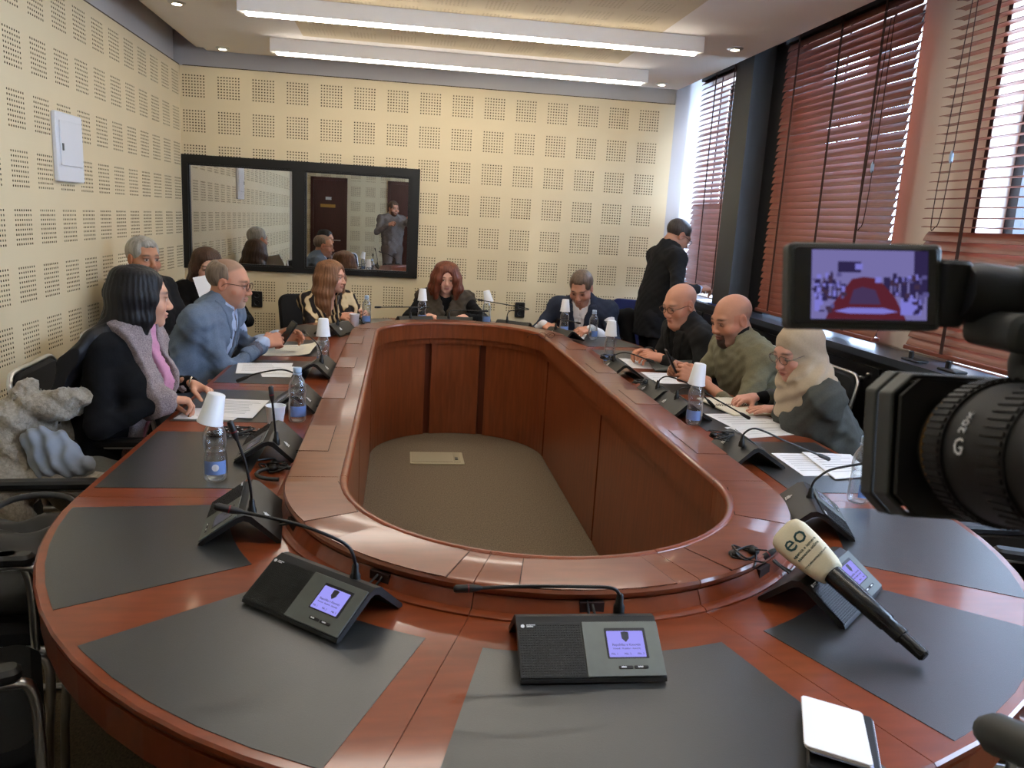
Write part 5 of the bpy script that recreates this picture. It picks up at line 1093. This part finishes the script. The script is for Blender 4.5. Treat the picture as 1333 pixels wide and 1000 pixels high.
# hood: rectangular shell with chamfered corners, open to the front, closed at the back
def oct(hw, hh, c): return [(hw-c, hh), (-hw+c, hh), (-hw, hh-c), (-hw, -hh+c), (-hw+c, -hh), (hw-c, -hh), (hw, -hh+c), (hw, hh-c)]
def shell(y0, y1, A, B, nm, mt):
    q = MB(); n = 8; vs = [(x, y0, z) for x, z in A]+[(x, y1, z) for x, z in B]; fs = [(i, (i+1) % n, n+(i+1) % n, n+i) for i in range(n)]; q.add(vs, fs); o = q.build(nm, mt, vc); o.matrix_local = LRM
    sol = o.modifiers.new('s', 'SOLIDIFY'); sol.thickness = .004; bv = o.modifiers.new('b', 'BEVEL'); bv.width = .002; bv.segments = 2; return o
shell(.184, .206, oct(.060, .053, .014), oct(.061, .054, .014), 'hood', vgrey); shell(.208, .226, oct(.062, .055, .014), oct(.063, .056, .014), 'hood_front', vgrey)
q = MB(); q.prism(oct(.0595, .0525, .014), .176, .181, f=lambda p: Vector((p.x, p.z, p.y))); q.build('hood_back', rub, vc).matrix_local = LRM
q = MB(); q.prism(oct(.057, .050, .012), .20, .204, f=lambda p: Vector((p.x, p.z, p.y))); q.build('lens_surround', rub, vc).matrix_local = LRM
q = MB(); q.rbox((.02, -.20, .01), (.15, .30, .15), .02, n=4, axis=1); q.build('camera_body', rub, vc, smooth=40)
q = MB(); q.rbox((.02, .02, .105), (.05, .34, .045), .015, n=4, axis=1); q.tube(bez([(.02, .14, .105), (.02, .15, .06), (.02, .10, .045)], 5), .018, 10); q.tube(bez([(.02, -.12, .105), (.02, -.13, .07), (.02, -.14, .05)], 5), .018, 10); q.build('top_handle', rub, vc, smooth=50)
# LCD
LT = Vector((.266, .527, 1.526)); LR = Vector((.371, .513, 1.530)); LBt = Vector((.269, .515, 1.469)); ex = (LR-LT).normalized(); ez = (LT-LBt).normalized(); en = ex.cross(ez).normalized()
ez = en.cross(ex) * 1.0; lc = (LR+LBt)/2
Ml = Matrix((ex, ez, en)).transposed().to_4x4(); 
if en.y > 0: en = -en
Ml = Matrix((ex, en.cross(ex), en)).transposed().to_4x4(); Ml.translation = lc-Vector(VO)
def lcdp(nm, mt, fn, par=None):
    q = MB(); fn(q); o = q.build(nm, mt, vc); o.matrix_local = Ml; return o
W2, H2 = .0525, .0295
lcdp('screen_frame', vgrey, lambda q: q.rbox((0, 0, -.006), (.107, .060, .014), .004, n=3))
lcdp('screen_bezel', blackp, lambda q: q.rbox((0, 0, .0015), (.100, .054, .002), .003))
def lm(n, c, s=.8): return MATS.setdefault(n, light_mat(n, c, s))
X0, X1, Zb, Zt = -.038, .0425, -.0235, .0245
def rect(q, x0, x1, z0, z1, d): q.box(((x0+x1)/2, (z0+z1)/2, d), (x1-x0, z1-z0, .0004))
lcdp('screen', lm('lcd_wall', (112, 106, 160)), lambda q: rect(q, X0, X1, Zb, Zt, .0027))
def pol(q, pts, d): q.prism(pts, d, d+.0003)
lcdp('screen_picture', lm('lcd_dark', (44, 36, 72)), lambda q: (rect(q, -.020, -.004, .009, .0165, .003), [rect(q, X0+.002+.006*i, X0+.006+.006*i, -.006-.002*i, .004-.001*i, .003) for i in range(4)], [rect(q, .012+.006*i, .0165+.006*i, -.006-.001*i, .006, .003) for i in range(5)], rect(q, .033, X1, -.004, Zt, .003)))
lcdp('screen_picture', lm('lcd_table', (84, 32, 44)), lambda q: pol(q, [(-.028, -.0235), (-.024, -.014), (-.010, .0045), (-.002, .006), (.008, .005), (.020, -.008), (.028, -.0235)], .0031))
lcdp('screen_picture', lm('lcd_floor', (66, 50, 84)), lambda q: pol(q, [(-.012, -.013), (-.009, -.003), (-.003, -.001), (.006, -.003), (.010, -.013)], .0035))
lcdp('screen_picture', lm('lcd_light', (120, 116, 200)), lambda q: (pol(q, [(-.022, -.018), (-.012, -.0155), (.012, -.0155), (.022, -.018), (.012, -.0195), (-.012, -.0195)], .0035), rect(q, .024, .038, -.020, -.009, .0033), rect(q, -.034, -.030, -.014, -.006, .0033), rect(q, -.008, -.003, .011, .015, .0033), rect(q, .006, .010, .002, .006, .0033)))
rl = random.Random(5)
for nm_, cc in (('lcd_dark', None), ('lcd_mid', (84, 78, 130)), ('lcd_light', None), ('lcd_dusk', (60, 44, 66))):
    mm_ = MATS.get(nm_) or lm(nm_, cc)
    def many(q):
        for k in range(26):
            x = rl.choice((rl.uniform(X0, -.017), rl.uniform(.014, X1-.003))); z = rl.uniform(-.020, .006); w_ = rl.uniform(.001, .004); h_ = rl.uniform(.001, .005)
            if abs(x-.001) > .004+.028*(.006-z)/.0295: rect(q, x, x+w_, z, z+h_, .0034+.0001*rl.random())
    lcdp('screen_picture', mm_, many)['kind'] = 'stuff'
# hinge and arm from the screen to the handle
q = MB(); a = lc+ex*.056-Vector(VO); q.rbox((0, 0, 0), (.020, .024, .046), .006, n=3); hb = q.build('screen_hinge', rub, vc, smooth=40); hb.location = a+Vector((.006, .004, -.004))
q = MB(); q.tube([a+Vector((.010, .0, -.002)), a+Vector((.024, .0, -.003)), a+Vector((.045, -.004, -.004)), a+Vector((.09, -.01, -.004))], [.019, .0215, .021, .020], 16); q.build('hinge_arm', rub, vc, smooth=50)
q = MB(); q.rbox(a+Vector((.085, -.02, .003)), (.075, .05, .030), .008, n=3); q.rbox(a+Vector((.075, -.02, -.026)), (.11, .05, .026), .010, n=3, axis=1); q.build('handle_front', vgrey, vc, smooth=40)
q = MB(); q.rbox(a+Vector((.085, -.047, .006)), (.05, .004, .012), .003, axis=1); q.build('button_strip', vedge, vc)
# tripod under the camera
tp = thing('tripod', 'black tripod carrying the video camera, standing outside the picture', 'tripod', (.475, .16, 0))
q = MB(); q.rbox((0, 0, 1.245), (.09, .16, .06), .02); q.tube([(0, 0, .7), (0, 0, 1.22)], .022, 12); q.build('tripod_head', blackp, tp, smooth=40)
for k in range(3):
    a = 2*PI*k/3+R_(210); q = MB(); q.tube([(0.02*math.cos(a), .02*math.sin(a), .95), (.36*math.cos(a), .36*math.sin(a), .012)], [.018, .013], 10); q.build('tripod_leg', blackp, tp, smooth=60)
q = MB(); q.tube(bez([(.02, .04, 1.235), (.05, .20, 1.18), (.068, .34, 1.125), (.073, .40, 1.10)], 5), .007, 8); q.tube([(.068, .345, 1.123), (.073, .41, 1.098), (.075, .425, 1.092)], [.017, .019, .013], 14); q.build('pan_handle', vgrey, tp, smooth=50)
